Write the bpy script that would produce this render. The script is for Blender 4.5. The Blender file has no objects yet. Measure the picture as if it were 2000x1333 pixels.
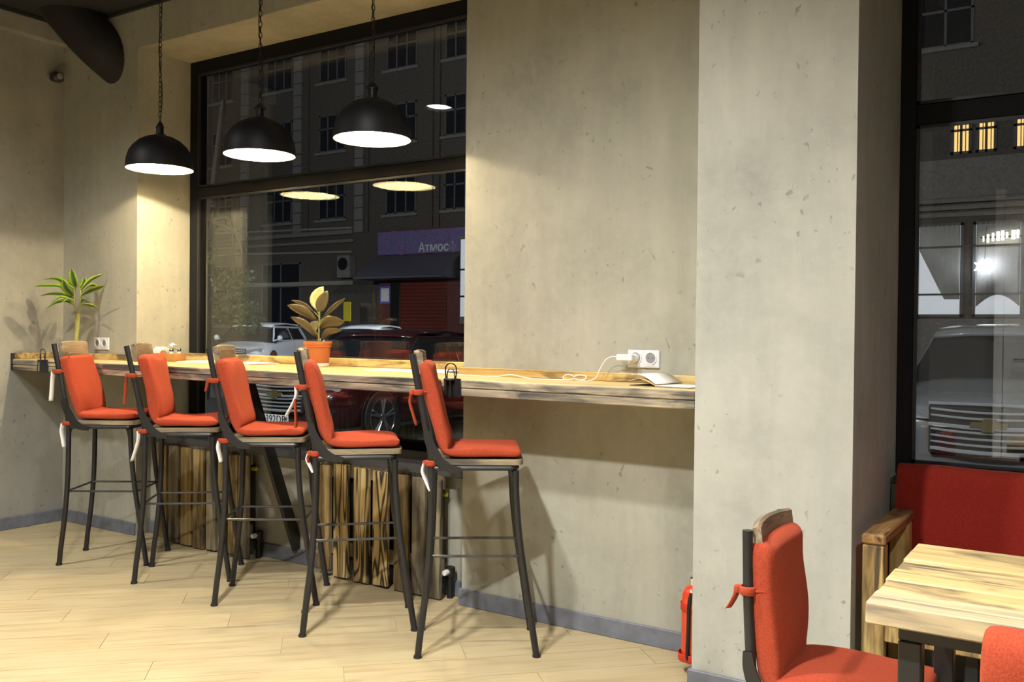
import bpy, bmesh, math, random
from mathutils import Vector, Matrix

# ------------------------------------------------------------------ camera, world, exposure
scn = bpy.context.scene
col = scn.collection
cam_d = bpy.data.cameras.new('camera'); cam = bpy.data.objects.new('camera', cam_d); col.objects.link(cam)
cam_d.sensor_width = 36.0; cam_d.lens = 36.0 * 1780 / 2000
_r = Vector((0.83874189, 0.54443866, 0.00992894)); _u = Vector((-0.01463563, 0.0043122, 0.99988359))
_w = Vector((-0.54433247, 0.83878957, -0.01158502))
cam.matrix_world = Matrix(((_r.x, _u.x, -_w.x, 5.8337), (_r.y, _u.y, -_w.y, -3.4778), (_r.z, _u.z, -_w.z, 1.30), (0, 0, 0, 1)))
cam_d.clip_start = 0.05; cam_d.clip_end = 300
scn.camera = cam
wd = bpy.data.worlds.new('night'); scn.world = wd; wd.use_nodes = True
wd.node_tree.nodes['Background'].inputs[0].default_value = (0.020, 0.024, 0.036, 1)
wd.node_tree.nodes['Background'].inputs[1].default_value = 0.6
scn.view_settings.view_transform = 'Standard'; scn.view_settings.look = 'None'
scn.view_settings.exposure = 0.66; scn.view_settings.gamma = 1.0
PENDANT_W = 27.0          # bulb inside each pendant shade
SPOT_W = 260.0            # recessed ceiling lamps of the room
STREET_W = 700.0  # added flood lamps on the outer wall

RNG = random.Random(7)
R = math.radians

# ------------------------------------------------------------------ mesh helpers
class MB:
    def __init__(s): s.v = []; s.f = []; s.T = None
    def add(s, vs, fs):
        o = len(s.v)
        s.v += [tuple(s.T @ Vector(p)) if s.T else tuple(p) for p in vs]
        s.f += [tuple(i + o for i in f) for f in fs]; return s
    def box(s, x0, y0, z0, x1, y1, z1, c=0.0):
        cx, cy, cz = (x0+x1)/2, (y0+y1)/2, (z0+z1)/2; hx, hy, hz = abs(x1-x0)/2, abs(y1-y0)/2, abs(z1-z0)/2
        c = min(c, hx*.49, hy*.49, hz*.49)
        S = [(a, b, d) for a in (-1, 1) for b in (-1, 1) for d in (-1, 1)]
        if c <= 0:
            vs = [(cx+a*hx, cy+b*hy, cz+d*hz) for a, b, d in S]
            return s.add(vs, [(0,1,3,2),(4,6,7,5),(0,4,5,1),(2,3,7,6),(0,2,6,4),(1,5,7,3)])
        vs = []; ix = {}
        for sg in S:
            for k in range(3):
                h = [hx-c, hy-c, hz-c]; h[k] += c
                ix[sg, k] = len(vs); vs.append((sg[0]*h[0], sg[1]*h[1], sg[2]*h[2]))
        fs = []
        for k in range(3):
            i, j = [q for q in range(3) if q != k]
            for e in (-1, 1):
                lp = []
                for a, b in ((-1,-1),(1,-1),(1,1),(-1,1)):
                    sg = [0,0,0]; sg[k] = e; sg[i] = a; sg[j] = b; lp.append(ix[tuple(sg), k])
                fs.append(lp)
            for a in (-1, 1):
                for b in (-1, 1):
                    lo = [0,0,0]; lo[i] = a; lo[j] = b; lo[k] = -1; hi = lo[:]; hi[k] = 1
                    fs.append([ix[tuple(lo), i], ix[tuple(hi), i], ix[tuple(hi), j], ix[tuple(lo), j]])
        for sg in S: fs.append([ix[sg, 0], ix[sg, 1], ix[sg, 2]])
        out = []
        for f in fs:
            a, b, d = (Vector(vs[q]) for q in f[:3]); n = (b-a).cross(d-a)
            m = sum((Vector(vs[q]) for q in f), Vector())
            out.append(tuple(f) if n.dot(m) > 0 else tuple(reversed(f)))
        return s.add([(x+cx, y+cy, z+cz) for x, y, z in vs], out)
    def tube(s, pts, r, n=8, cap=True, closed=False, flat=None):
        P = [Vector(p) for p in pts]; N = len(P)
        rs = r if isinstance(r, (list, tuple)) else [r]*N
        tang = []
        for i in range(N):
            a = P[(i-1) % N] if (closed or i > 0) else P[i]; b = P[(i+1) % N] if (closed or i < N-1) else P[i]
            tang.append((b-a).normalized())
        up = Vector((0,0,1)) if abs(tang[0].z) < .9 else Vector((1,0,0))
        nrm = (up - tang[0]*up.dot(tang[0])).normalized(); vs = []; fs = []
        for i in range(N):
            nrm = (nrm - tang[i]*nrm.dot(tang[i])).normalized(); bi = tang[i].cross(nrm)
            fl = flat if flat else 1.0
            for k in range(n):
                a = 2*math.pi*k/n + (math.pi/n if n == 4 else 0)
                vs.append(P[i] + nrm*(math.cos(a)*rs[i]*fl) + bi*(math.sin(a)*rs[i]))
        for i in range(N if closed else N-1):
            for k in range(n):
                j = (i+1) % N
                fs.append((i*n+k, i*n+(k+1) % n, j*n+(k+1) % n, j*n+k))
        if cap and not closed:
            fs.append(tuple(range(n-1, -1, -1))); fs.append(tuple((N-1)*n+k for k in range(n)))
        return s.add(vs, fs)
    def lathe(s, prof, n=24, c=(0,0,0), axis='z', cap=True):
        vs = []; fs = []
        for r, h in prof:
            for k in range(n):
                a = 2*math.pi*k/n; x, y = r*math.cos(a), r*math.sin(a)
                p = {'z': (x, y, h), 'x': (h, x, y), 'y': (y, h, x)}[axis]
                vs.append((p[0]+c[0], p[1]+c[1], p[2]+c[2]))
        for i in range(len(prof)-1):
            for k in range(n): fs.append((i*n+k, i*n+(k+1) % n, (i+1)*n+(k+1) % n, (i+1)*n+k))
        if cap:
            if prof[0][0] > 1e-6: fs.append(tuple(range(n-1, -1, -1)))
            if prof[-1][0] > 1e-6: fs.append(tuple((len(prof)-1)*n+k for k in range(n)))
        return s.add(vs, fs)
    def prism(s, poly, a, b, axis='z'):
        n = len(poly)
        def P(u, v, w): return {'z': (u, v, w), 'y': (u, w, v), 'x': (w, u, v)}[axis]
        vs = [P(u, v, a) for u, v in poly] + [P(u, v, b) for u, v in poly]
        fs = [tuple(range(n-1, -1, -1)), tuple(range(n, 2*n))] + [(i, (i+1) % n, n+(i+1) % n, n+i) for i in range(n)]
        return s.add(vs, fs)
    def sheet(s, rows, thick=0.0):
        """grid of points; thickened along z by 'thick' when given"""
        n = len(rows[0]); m = len(rows); vs = [p for r in rows for p in r]; fs = []
        for i in range(m-1):
            for j in range(n-1): fs.append((i*n+j, i*n+j+1, (i+1)*n+j+1, (i+1)*n+j))
        return s.add(vs, fs)
    def build(s, name, mat, parent=None, smooth=True, sub=0, solid=0.0, ang=38):
        me = bpy.data.meshes.new(name); me.from_pydata(s.v, [], s.f)
        bm = bmesh.new(); bm.from_mesh(me); bmesh.ops.recalc_face_normals(bm, faces=bm.faces); bm.to_mesh(me); bm.free()
        me.validate()
        if smooth:
            me.polygons.foreach_set('use_smooth', [True]*len(me.polygons))
            if not sub: me.set_sharp_from_angle(angle=R(ang))
        if mat: me.materials.append(mat)
        o = bpy.data.objects.new(name, me); col.objects.link(o)
        if solid:
            md = o.modifiers.new('solid', 'SOLIDIFY'); md.thickness = solid; md.offset = 0
        if sub:
            md = o.modifiers.new('sub', 'SUBSURF'); md.levels = sub; md.render_levels = sub
        if parent: o.parent = parent
        return o

def tag(o, label=None, cat=None, group=None, kind=None):
    if label: o['label'] = label
    if cat: o['category'] = cat
    if group: o['group'] = group
    if kind: o['kind'] = kind
    return o
def thing(name, label, cat, loc=(0,0,0), rz=0.0, group=None):
    o = bpy.data.objects.new(name, None); col.objects.link(o); o.empty_display_size = .1
    o.location = loc; o.rotation_euler = (0, 0, rz)
    return tag(o, label, cat, group)
def copy_tree(o, parent=None):
    c = o.copy(); col.objects.link(c); c.parent = parent
    for ch in list(o.children): copy_tree(ch, c)
    return c
def arc(c, r, a0, a1, n, plane='xz'):
    out = []
    for i in range(n+1):
        a = R(a0 + (a1-a0)*i/n); u, v = r*math.cos(a), r*math.sin(a)
        out.append({'xz': (c[0]+u, c[1], c[2]+v), 'xy': (c[0]+u, c[1]+v, c[2]), 'yz': (c[0], c[1]+u, c[2]+v)}[plane])
    return out
def spline(pts, n=6):
    P = [Vector(p) for p in pts]; P = [2*P[0]-P[1]] + P + [2*P[-1]-P[-2]]; out = []
    for i in range(1, len(P)-2):
        a, b, c_, d = P[i-1:i+3]
        for k in range(n):
            t = k/n
            out.append(.5*((2*b)+(c_-a)*t+(2*a-5*b+4*c_-d)*t*t+(3*b-a-3*c_+d)*t**3))
    out.append(P[-2]); return out

# ------------------------------------------------------------------ material helpers
class N:
    def __init__(s, name):
        s.m = bpy.data.materials.new(name); s.m.use_nodes = True; s.t = s.m.node_tree
        s.b = s.t.nodes['Principled BSDF']; s.out = s.t.nodes['Material Output']
    def n(s, typ, **kw):
        nd = s.t.nodes.new(typ)
        for k, v in kw.items():
            if k.startswith('i_'):
                key = k[2:]; key = int(key) if key.isdigit() else key.replace('_', ' ')
                nd.inputs[key].default_value = v
            else: setattr(nd, k, v)
        return nd
    def l(s, a, b): s.t.links.new(a, b)
    def set(s, **kw):
        for k, v in kw.items(): s.b.inputs[k.replace('_', ' ')].default_value = v
    def coord(s, scale=(1,1,1), kind='Object', rnd=False, loc=(0,0,0), rot=(0,0,0)):
        tc = s.n('ShaderNodeTexCoord'); mp = s.n('ShaderNodeMapping')
        mp.inputs['Scale'].default_value = scale; mp.inputs['Location'].default_value = loc; mp.inputs['Rotation'].default_value = rot
        s.l(tc.outputs[kind], mp.inputs['Vector'])
        if rnd:
            oi = s.n('ShaderNodeObjectInfo'); mu = s.n('ShaderNodeMath', operation='MULTIPLY'); mu.inputs[1].default_value = 37.0
            s.l(oi.outputs['Random'], mu.inputs[0])
            cb = s.n('ShaderNodeCombineXYZ')
            for i in range(3): s.l(mu.outputs[0], cb.inputs[i])
            ad = s.n('ShaderNodeVectorMath', operation='ADD'); s.l(mp.outputs[0], ad.inputs[0]); s.l(cb.outputs[0], ad.inputs[1])
            return ad.outputs[0]
        return mp.outputs[0]
    def noise(s, vec, scale=5, detail=4, rough=.55, dist=0):
        nd = s.n('ShaderNodeTexNoise'); nd.inputs['Scale'].default_value = scale; nd.inputs['Detail'].default_value = detail
        nd.inputs['Roughness'].default_value = rough; nd.inputs['Distortion'].default_value = dist
        s.l(vec, nd.inputs['Vector']); return nd.outputs[0]
    def ramp(s, fac, stops):
        nd = s.n('ShaderNodeValToRGB'); e = nd.color_ramp.elements
        while len(e) < len(stops): e.new(.5)
        for el, (p, c) in zip(e, stops):
            el.position = p; el.color = (*c, 1) if len(c) == 3 else c
        s.l(fac, nd.inputs[0]); return nd.outputs[0]
    def mix(s, fac, a, b, mode='MIX'):
        nd = s.n('ShaderNodeMix', data_type='RGBA', blend_type=mode)
        for inp, val in ((nd.inputs[0], fac), (nd.inputs[6], a), (nd.inputs[7], b)):
            if hasattr(val, 'links'): s.l(val, inp)
            elif isinstance(val, (int, float)): inp.default_value = val
            else: inp.default_value = (*val, 1)
        return nd.outputs[2]
    def bump(s, h, strength=.3, dist=.01):
        nd = s.n('ShaderNodeBump'); nd.inputs['Strength'].default_value = strength; nd.inputs['Distance'].default_value = dist
        s.l(h, nd.inputs['Height']); s.l(nd.outputs[0], s.b.inputs['Normal'])
    def color(s, c): s.l(c, s.b.inputs['Base Color'])

M = {}
def plain(name, c, rough=.5, metal=0.0, spec=None, coat=0.0, var=0.06, bump=0.0, bscale=60, emit=None, es=0.0, trans=0.0):
    k = N(name); k.set(Roughness=rough, Metallic=metal)
    if spec is not None: k.b.inputs['Specular IOR Level'].default_value = spec
    if coat: k.b.inputs['Coat Weight'].default_value = coat; k.b.inputs['Coat Roughness'].default_value = .05
    v = k.coord((1,1,1)); nz = k.noise(v, 14, 3)
    k.color(k.ramp(nz, [(.3, tuple(max(0, x*(1-var)) for x in c)), (.7, tuple(min(1, x*(1+var)) for x in c))]))
    if bump: k.bump(k.noise(v, bscale, 3), bump, .004)
    if emit: k.b.inputs['Emission Color'].default_value = (*emit, 1); k.b.inputs['Emission Strength'].default_value = es
    if trans: k.b.inputs['Transmission Weight'].default_value = trans
    M[name] = k.m; return k.m

def plaster(name, base, seed):
    k = N(name); k.set(Roughness=.82); k.b.inputs['Specular IOR Level'].default_value = .25
    v = k.coord((1,1,1), loc=(seed, seed*2, 0)); vs = k.coord((1,1,.16), loc=(seed*3, 0, seed))
    big = k.noise(v, 1.7, 5, .6); streak = k.noise(vs, 9, 5, .62, .3); fine = k.noise(v, 22, 5, .65)
    c = k.ramp(big, [(.28, tuple(x*.74 for x in base)), (.52, base), (.75, tuple(min(1, x*1.14) for x in base))])
    c = k.mix(k.ramp(streak, [(.38, (0,0,0)), (.72, (.45,.45,.45))]), c, tuple(x*.70 for x in (base[0], base[1]*1.01, base[2]*1.02)))
    c = k.mix(k.ramp(fine, [(.44, (0,0,0)), (.68, (.24,.24,.24))]), c, tuple(min(1, x*1.15) for x in base))
    # small trowel pits and dark scratches
    pit = k.noise(k.coord((1,1,.75), loc=(seed*5, seed, 0)), 34, 2, .5, .5)
    pm = k.ramp(pit, [(.66, (0,0,0)), (.71, (.55,.55,.55))])
    big2 = k.noise(v, 3.1, 2); pm = k.mix(1.0, pm, k.ramp(big2, [(.42, (0,0,0)), (.60, (1,1,1))]), 'MULTIPLY')
    c = k.mix(pm, c, tuple(x*.38 for x in base)); k.color(c)
    hh = k.mix(.5, streak, fine); k.bump(hh, .16, .012)
    M[name] = k.m; return k.m

def wood(name, axis, light, mid, dark, char=(.02,.018,.016), th=(.5,.7), gs=1.0, rough=.6, rnd=True, rings=False, pf=5.5, streak=0.0):
    """pine, brushed and partly scorched: grain runs along 'axis'"""
    k = N(name); k.set(Roughness=rough); k.b.inputs['Specular IOR Level'].default_value = .3
    st = [9.0*gs]*3; st['xyz'.index(axis)] = .55*gs
    v = k.coord(tuple(st), rnd=rnd); v2 = k.coord(tuple(x*.33 for x in st), rnd=rnd)
    v3 = k.coord(tuple(1.0 if a != axis else .32 for a in 'xyz'), rnd=rnd)
    g = k.noise(v, 4, 5, .62, .4); patch = k.noise(v3, pf, 4, .6, .6)
    c = k.ramp(g, [(.25, dark), (.45, mid), (.62, light), (.8, tuple(min(1, x*1.1) for x in light))])
    if rings:                                          # cathedral grain: contour lines of a stretched noise
        lo = k.noise(v3, 2.6, 1.2, .4, .3) if False else k.noise(k.coord(tuple(17.0 if a_ != axis else 1.7 for a_ in 'xyz'), rnd=rnd), 1.0, 1.0, .4, .2)
        mu = k.n('ShaderNodeMath', operation='MULTIPLY'); mu.inputs[1].default_value = 8.0; k.l(lo, mu.inputs[0])
        pp_ = k.n('ShaderNodeMath', operation='PINGPONG'); pp_.inputs[1].default_value = .5; k.l(mu.outputs[0], pp_.inputs[0])
        c = k.mix(k.ramp(pp_.outputs[0], [(.10, (.95,.95,.95)), (.30, (0,0,0))]), c, char)
    pm = k.ramp(patch, [(th[0], (0,0,0)), (th[1], (.93,.93,.93))])
    if streak:
        sv = [16.0*gs]*3; sv['xyz'.index(axis)] = .9*gs
        sn = k.noise(k.coord(tuple(sv), rnd=rnd, loc=(3.7, 1.9, 5.1)), 2.4, 3, .55, .3)
        c = k.mix(k.ramp(sn, [(.585, (0,0,0)), (.66, (streak, streak, streak))]), c, char)
    fibre = k.ramp(g, [(.35, (1,1,1)), (.7, (.35,.35,.35))])
    c = k.mix(k.mix(1.0, pm, fibre, 'MULTIPLY'), c, char); k.color(c)
    k.bump(g, .25, .004); M[name] = k.m; return k.m

def glass_mat(name, ior=1.5, tint=(.93,.95,.95)):
    k = N(name); k.t.nodes.remove(k.b)
    tr = k.n('ShaderNodeBsdfTransparent'); tr.inputs[0].default_value = (*tint, 1)
    gl = k.n('ShaderNodeBsdfGlossy'); gl.inputs['Roughness'].default_value = .004; gl.inputs[0].default_value = (1,1,1,1)
    lw = k.n('ShaderNodeLayerWeight'); lw.inputs[0].default_value = .5      # Schlick reflectance of one pane, both faces
    pw = k.n('ShaderNodeMath', operation='POWER'); pw.inputs[1].default_value = 5.0; k.l(lw.outputs['Facing'], pw.inputs[0])
    fr = k.n('ShaderNodeMath', operation='MULTIPLY_ADD'); fr.inputs[1].default_value = .92; fr.inputs[2].default_value = .075; k.l(pw.outputs[0], fr.inputs[0])
    mx = k.n('ShaderNodeMixShader'); k.l(fr.outputs[0], mx.inputs[0]); k.l(tr.outputs[0], mx.inputs[1]); k.l(gl.outputs[0], mx.inputs[2])
    k.l(mx.outputs[0], k.out.inputs[0]); M[name] = k.m; return k.m

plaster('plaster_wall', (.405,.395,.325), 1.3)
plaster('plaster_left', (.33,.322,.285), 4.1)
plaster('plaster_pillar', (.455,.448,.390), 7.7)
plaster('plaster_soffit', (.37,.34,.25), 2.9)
plain('ceiling_black', (.020,.020,.022), .8)
plain('baseboard_grey', (.16,.17,.20), .55, var=.18)
plain('sill_grey', (.085,.088,.095), .5, var=.12)
plain('frame_black', (.010,.010,.011), .6, spec=.15)
plain('metal_black', (.016,.016,.017), .38, spec=.5, var=.2)
plain('rod_steel', (.10,.10,.10), .35, metal=.6, var=.3)
plain('duct_black', (.014,.014,.016), .75)
plain('shade_black', (.010,.010,.012), .52, spec=.35, var=.15)
plain('shade_white', (.86,.80,.66), .5)
plain('white_plastic', (.74,.74,.74), .35)
plain('socket_face', (.70,.70,.74), .3)
plain('socket_well', (.26,.26,.27), .5)
plain('socket_dark', (.10,.10,.105), .5)
plain('cable_white', (.80,.80,.76), .4)
plain('tag_white', (.78,.77,.74), .7)
plain('tag_yellow', (.70,.60,.03), .7)
plain('paper', (.82,.80,.76), .7)
plain('terracotta', (.44,.125,.036), .45, var=.05)
plain('saucer_cream', (.80,.74,.62), .5)
plain('soil', (.03,.022,.015), .95, bump=.6)
plain('stem_green', (.20,.20,.05), .6)
plain('stem_cane', (.27,.26,.085), .7, var=.35)
plain('red_gloss', (.66,.055,.018), .25, coat=.4, var=.03)
plain('strap_red', (.52,.03,.012), .4)
plain('chrome', (.75,.76,.78), .08, metal=1.0, var=.03)
plain('grille_chrome', (.80,.84,.92), .32, metal=.8, var=.03)
plain('alloy', (.42,.43,.46), .25, metal=.9, var=.08)
plain('tyre', (.012,.012,.012), .8)
plain('asphalt', (.035,.035,.036), .85, bump=.5, bscale=120, var=.3)
plain('sidewalk', (.11,.108,.105), .8, bump=.4, bscale=80, var=.2)
plain('paint_white', (.60,.63,.66), .3, coat=.5, var=.02)
plain('paint_maroon', (.034,.006,.007), .22, coat=.8, var=.05)
plain('paint_grey', (.13,.14,.15), .25, coat=.8, var=.03)
plain('car_glass', (.012,.014,.016), .04, spec=.8)
plain('car_black', (.008,.008,.009), .45)
plain('lens_clear', (.62,.66,.74), .08, metal=.7)
plain('bowtie_gold', (.75,.62,.28), .2, metal=.9)
plain('plate_white', (.75,.76,.76), .4)
plain('plate_ink', (.02,.02,.025), .5)
plain('brick_dark', (.085,.074,.062), .9, bump=.4, bscale=8, var=.3)
plain('stone_pale', (.19,.18,.165), .9, var=.2, bump=.3, bscale=12)
plain('facade_maroon', (.13,.040,.035), .6, var=.2)
plain('bldg_frame', (.10,.098,.095), .7)
plain('bldg_pane', (.012,.014,.018), .08, spec=.6)
plain('awning_cloth', (.10,.095,.12), .8)
plain('sign_board', (.16,.13,.30), .6, var=.3)
plain('sign_swirl', (.30,.13,.26), .6)
plain('sign_letters', (.75,.72,.72), .6)
plain('shutter_red', (.16,.03,.02), .35, var=.15)
plain('cream_curtain', (.50,.49,.46), .85, var=.05)
plain('poster_blue', (.16,.14,.55), .5)
plain('pipe_pale', (.30,.28,.24), .6)
plain('yellow_sign', (.62,.50,.02), .5)
plain('leaf_tree', (.035,.06,.018), .6, var=.4)
plain('bark', (.018,.015,.012), .9, bump=.6, bscale=20)
plain('lamp_glow', (1,1,1), .5, emit=(1,.98,.94), es=14.0)
plain('star_glow', (1,1,1), .5, emit=(.85,.9,1), es=9.0)
plain('star_red', (1,1,1), .5, emit=(.9,.10,.05), es=.9)
plain('letter_glow', (1,1,1), .5, emit=(1,.93,.75), es=4.0)
plain('amber_light', (1,1,1), .5, emit=(1,.56,.06), es=.75)
plain('amber_cloth', (.30,.15,.03), .8)
plain('shop_light', (1,1,1), .5, emit=(.74,.78,.86), es=.26)
plain('bulb_glow', (1,1,1), .5, emit=(1,.86,.62), es=30.0)
plain('camera_shell', (.30,.29,.26), .5)
plain('camera_dark', (.03,.03,.03), .4)
plain('valve_black', (.012,.012,.012), .5)
plain('box_wood', (.36,.17,.045), .5, var=.2)
plain('wall_far', (.16,.15,.135), .9)
plain('hall_dark', (.035,.03,.026), .9)
glass_mat('window_glass')
wood('bar_top', 'x', (.68,.52,.27), (.60,.44,.20), (.46,.32,.14), (.22,.16,.09), (.58,.78), .8, .42, streak=.35)
wood('bar_front', 'x', (.58,.48,.31), (.36,.30,.21), (.15,.135,.115), (.042,.041,.044), (.45,.60), .8, .7, pf=7.0, streak=.8)
wood('bar_strip', 'x', (.66,.49,.22), (.54,.36,.12), (.34,.20,.06), (.055,.042,.03), (.485,.585), .9, .6, pf=8.5, streak=.5)
wood('table_top', 'x', (.74,.56,.28), (.66,.47,.20), (.44,.29,.12), (.075,.065,.06), (.49,.62), .9, .45, pf=9.0, streak=.8)
wood('table_edge', 'x', (.66,.53,.30), (.50,.40,.24), (.28,.23,.16), (.11,.10,.095), (.47,.68), .9, .6, streak=.5)
wood('arm_post_wood', 'z', (.64,.45,.18), (.52,.34,.11), (.32,.19,.06), (.04,.03,.025), (.53,.67), .9, .6, streak=.85)
wood('arm_rest_wood', 'y', (.46,.27,.10), (.32,.17,.06), (.17,.085,.03), (.03,.022,.02), (.47,.62), .9, .6, streak=.8)
wood('slat_wood', 'y', (.34,.265,.165), (.24,.18,.115), (.11,.088,.066), (.06,.052,.05), (.50,.66), .9, .7, streak=.6)
wood('seat_wood', 'x', (.38,.31,.19), (.26,.21,.135), (.12,.10,.075), (.06,.054,.05), (.47,.64), .9, .7, streak=.6)
wood('pallet_light', 'z', (.62,.46,.21), (.50,.35,.14), (.30,.20,.085), (.022,.019,.016), (.60,.76), .7, .65, rings=True)
wood('pallet_dark', 'z', (.30,.25,.15), (.19,.155,.10), (.08,.068,.052), (.025,.022,.02), (.42,.60), .7, .75, streak=.8)
wood('pallet_brown', 'z', (.42,.30,.125), (.28,.19,.075), (.11,.078,.045), (.028,.022,.018), (.45,.62), .7, .7, streak=.8)

def floor_mat():
    k = N('floor_oak'); k.set(Roughness=.42); k.b.inputs['Specular IOR Level'].default_value = .35
    v = k.coord((.9,9,1), rnd=True); vb = k.coord((.5,2.4,1), rnd=True)
    g = k.noise(v, 3, 5, .6, .3); b = k.noise(vb, 2.2, 4, .6, .5)
    c = k.ramp(g, [(.30, (.36,.275,.15)), (.48, (.465,.375,.215)), (.70, (.52,.43,.26))])
    c = k.mix(k.ramp(b, [(.45, (0,0,0)), (.72, (.34,.34,.34))]), c, (.40,.29,.145))
    oi = k.n('ShaderNodeObjectInfo')
    c = k.mix(k.ramp(oi.outputs['Random'], [(0, (0,0,0)), (1, (.18,.18,.18))]), c, (.41,.31,.17)); k.color(c)
    k.bump(g, .06, .002); M['floor_oak'] = k.m
floor_mat()
def fabric(name, c):
    k = N(name); k.set(Roughness=.92); k.b.inputs['Specular IOR Level'].default_value = .12
    k.b.inputs['Sheen Weight'].default_value = .12; k.b.inputs['Sheen Roughness'].default_value = .6
    k.b.inputs['Sheen Tint'].default_value = (1,.35,.2,1)
    v = k.coord((1,1,1), rnd=True); a = k.noise(v, 300, 2, .6); b = k.noise(v, 6, 4)
    cc = k.ramp(a, [(.35, tuple(x*.78 for x in c)), (.65, tuple(min(1, x*1.15) for x in c))])
    cc = k.mix(k.ramp(b, [(.4, (0,0,0)), (.75, (.30,.30,.30))]), cc, tuple(x*.72 for x in c)); k.color(cc)
    k.bump(a, .35, .002); M[name] = k.m
fabric('red_fabric', (.365,.058,.026)); fabric('bench_fabric', (.25,.020,.012))
def leaf_mat(name, inner, edge, back):
    """leaf: darker blade with paler margin (local y across the blade), other tone on the underside"""
    k = N(name); k.set(Roughness=.38)
    tc = k.n('ShaderNodeTexCoord'); sp = k.n('ShaderNodeSeparateXYZ'); k.l(tc.outputs['UV'], sp.inputs[0])
    nz = k.noise(k.coord((1,1,1)), 30, 3)
    c = k.ramp(sp.outputs[1], [(.0, edge), (.20, edge), (.34, inner), (.66, inner), (.80, edge), (1, edge)])
    c = k.mix(k.ramp(nz, [(.4, (0,0,0)), (.7, (.35,.35,.35))]), c, tuple(x*.6 for x in inner))
    gm = k.n('ShaderNodeNewGeometry'); k.color(k.mix(gm.outputs['Backfacing'], c, back)); M[name] = k.m
leaf_mat('leaf_dracaena', (.026,.100,.018), (.28,.33,.03), (.09,.16,.03))
leaf_mat('leaf_rubber', (.085,.066,.028), (.11,.085,.036), (.17,.105,.04))
leaf_mat('leaf_rubber_pale', (.42,.37,.12), (.50,.44,.18), (.45,.34,.12))

# ------------------------------------------------------------------ room shell
X0, X1, X2, X3 = .7975, 3.3078, 4.5974, 5.1473       # window 1 left/right, pillar left/right
PP, RW, CEIL, HEAD = .3539, .42, 3.28, 3.03          # pillar projection, window plane, ceiling, window head
XE, YS, OUT = 9.0, -6.6, .53                         # room right end, front end, outer face of the window wall

def struct(o): o['kind'] = 'structure'; return o
# floor slab and oak boards laid at 45 degrees
fl = MB().box(-9, YS-.2, -.25, XE+.2, OUT, -.004).build('floor', M['floor_oak'], smooth=False); struct(fl)
def clip(poly, a, b, c):                              # keep a*x+b*y<=c
    out = []
    for i in range(len(poly)):
        p, q = poly[i-1], poly[i]; dp, dq = a*p[0]+b*p[1]-c, a*q[0]+b*q[1]-c
        if (dp <= 0) != (dq <= 0):
            t = dp/(dp-dq); out.append((p[0]+(q[0]-p[0])*t, p[1]+(q[1]-p[1])*t))
        if dq <= 0: out.append(q)
    return out
def planks():
    L, Wd, g, th = 1.20, .19, .0012, R(45); ct, st = math.cos(th), math.sin(th)
    x_lo, x_hi, y_lo, y_hi = 0.0, 6.7, -3.1, .10; full = None
    for j in range(-30, 30):
        off = ((j*7) % 5) * L/5 + .33
        for i in range(-8, 10):
            u0, v0 = i*L+off, j*Wd
            cu, cv = u0+L/2, v0+Wd/2; cx, cy = ct*cu-st*cv, st*cu+ct*cv
            poly = [(-L/2+g, -Wd/2+g), (L/2-g, -Wd/2+g), (L/2-g, Wd/2-g), (-L/2+g, Wd/2-g)]
            # room limits in board coordinates
            for a, b, c in ((1,0,x_hi), (-1,0,-x_lo), (0,1,y_hi), (0,-1,-y_lo)):
                la, lb = a*ct+b*st, -a*st+b*ct
                poly = clip(poly, la, lb, c-(a*cx+b*cy)); 
                if len(poly) < 3: break
            if len(poly) < 3: continue
            ar = abs(sum(poly[k-1][0]*poly[k][1]-poly[k][0]*poly[k-1][1] for k in range(len(poly))))/2
            if ar < .004: continue
            if ar > .995*(L-2*g)*(Wd-2*g) and full:
                o = bpy.data.objects.new('plank', full); col.objects.link(o)
            else:
                o = MB().prism(poly, -.012, 0.0).build('plank', M['floor_oak'], smooth=False)
                if ar > .995*(L-2*g)*(Wd-2*g): full = o.data
            o.location = (cx, cy, 0); o.rotation_euler = (0, 0, th); o.parent = fl
planks()
struct(MB().box(-9, YS-.2, CEIL, XE+.2, OUT, CEIL+.2).build('ceiling', M['ceiling_black'], smooth=False))
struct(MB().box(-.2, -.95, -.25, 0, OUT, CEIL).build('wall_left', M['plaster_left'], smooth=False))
struct(MB().box(XE, YS-.2, -.25, XE+.2, OUT, CEIL).build('wall_right', M['wall_far'], smooth=False))
struct(MB().box(-9, YS-.2, -.25, XE+.2, YS, CEIL).build('wall_front', M['wall_far'], smooth=False))
hall = MB(); hall.box(-9.2, YS-.2, -.25, -9, OUT, CEIL); hall.box(-9, -.2, -.25, -.2, OUT, CEIL)          # unlit hall that opens left of the bar corner
struct(hall.build('wall_hall', M['hall_dark'], smooth=False))
dr = bpy.data.objects.new('door_1', None); col.objects.link(dr); struct(dr)
MB().box(4.95, YS+.001, 0, 6.0, YS+.05, 2.75, .004).build('leaf', M['white_plastic'], dr, smooth=False)
MB().box(4.86, YS+.001, 0, 4.945, YS+.07, 2.84, .004).build('jamb', M['white_plastic'], dr, smooth=False)
MB().box(6.005, YS+.001, 0, 6.09, YS+.07, 2.84, .004).build('jamb', M['white_plastic'], dr, smooth=False)
MB().tube([(5.05,YS+.05,1.05),(5.05,YS+.09,1.05),(5.17,YS+.09,1.05)], .01, 8).build('handle', M['chrome'], dr)
wb = MB()
wb.box(0, 0, 0, X0, OUT, CEIL)                         # pier by the left corner
wb.box(X0, 0, HEAD, X1, OUT, CEIL)                     # over window 1
wb.box(X0, .105, 0, X1, OUT, .59)                      # under window 1
wb.box(X1, 0, 0, X2, OUT, CEIL)                        # main wall
wb.box(X3, .30, 0, XE, OUT, .745)                      # under window 2
wb.box(X3, 0, HEAD+.1, XE, OUT, CEIL)
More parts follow.
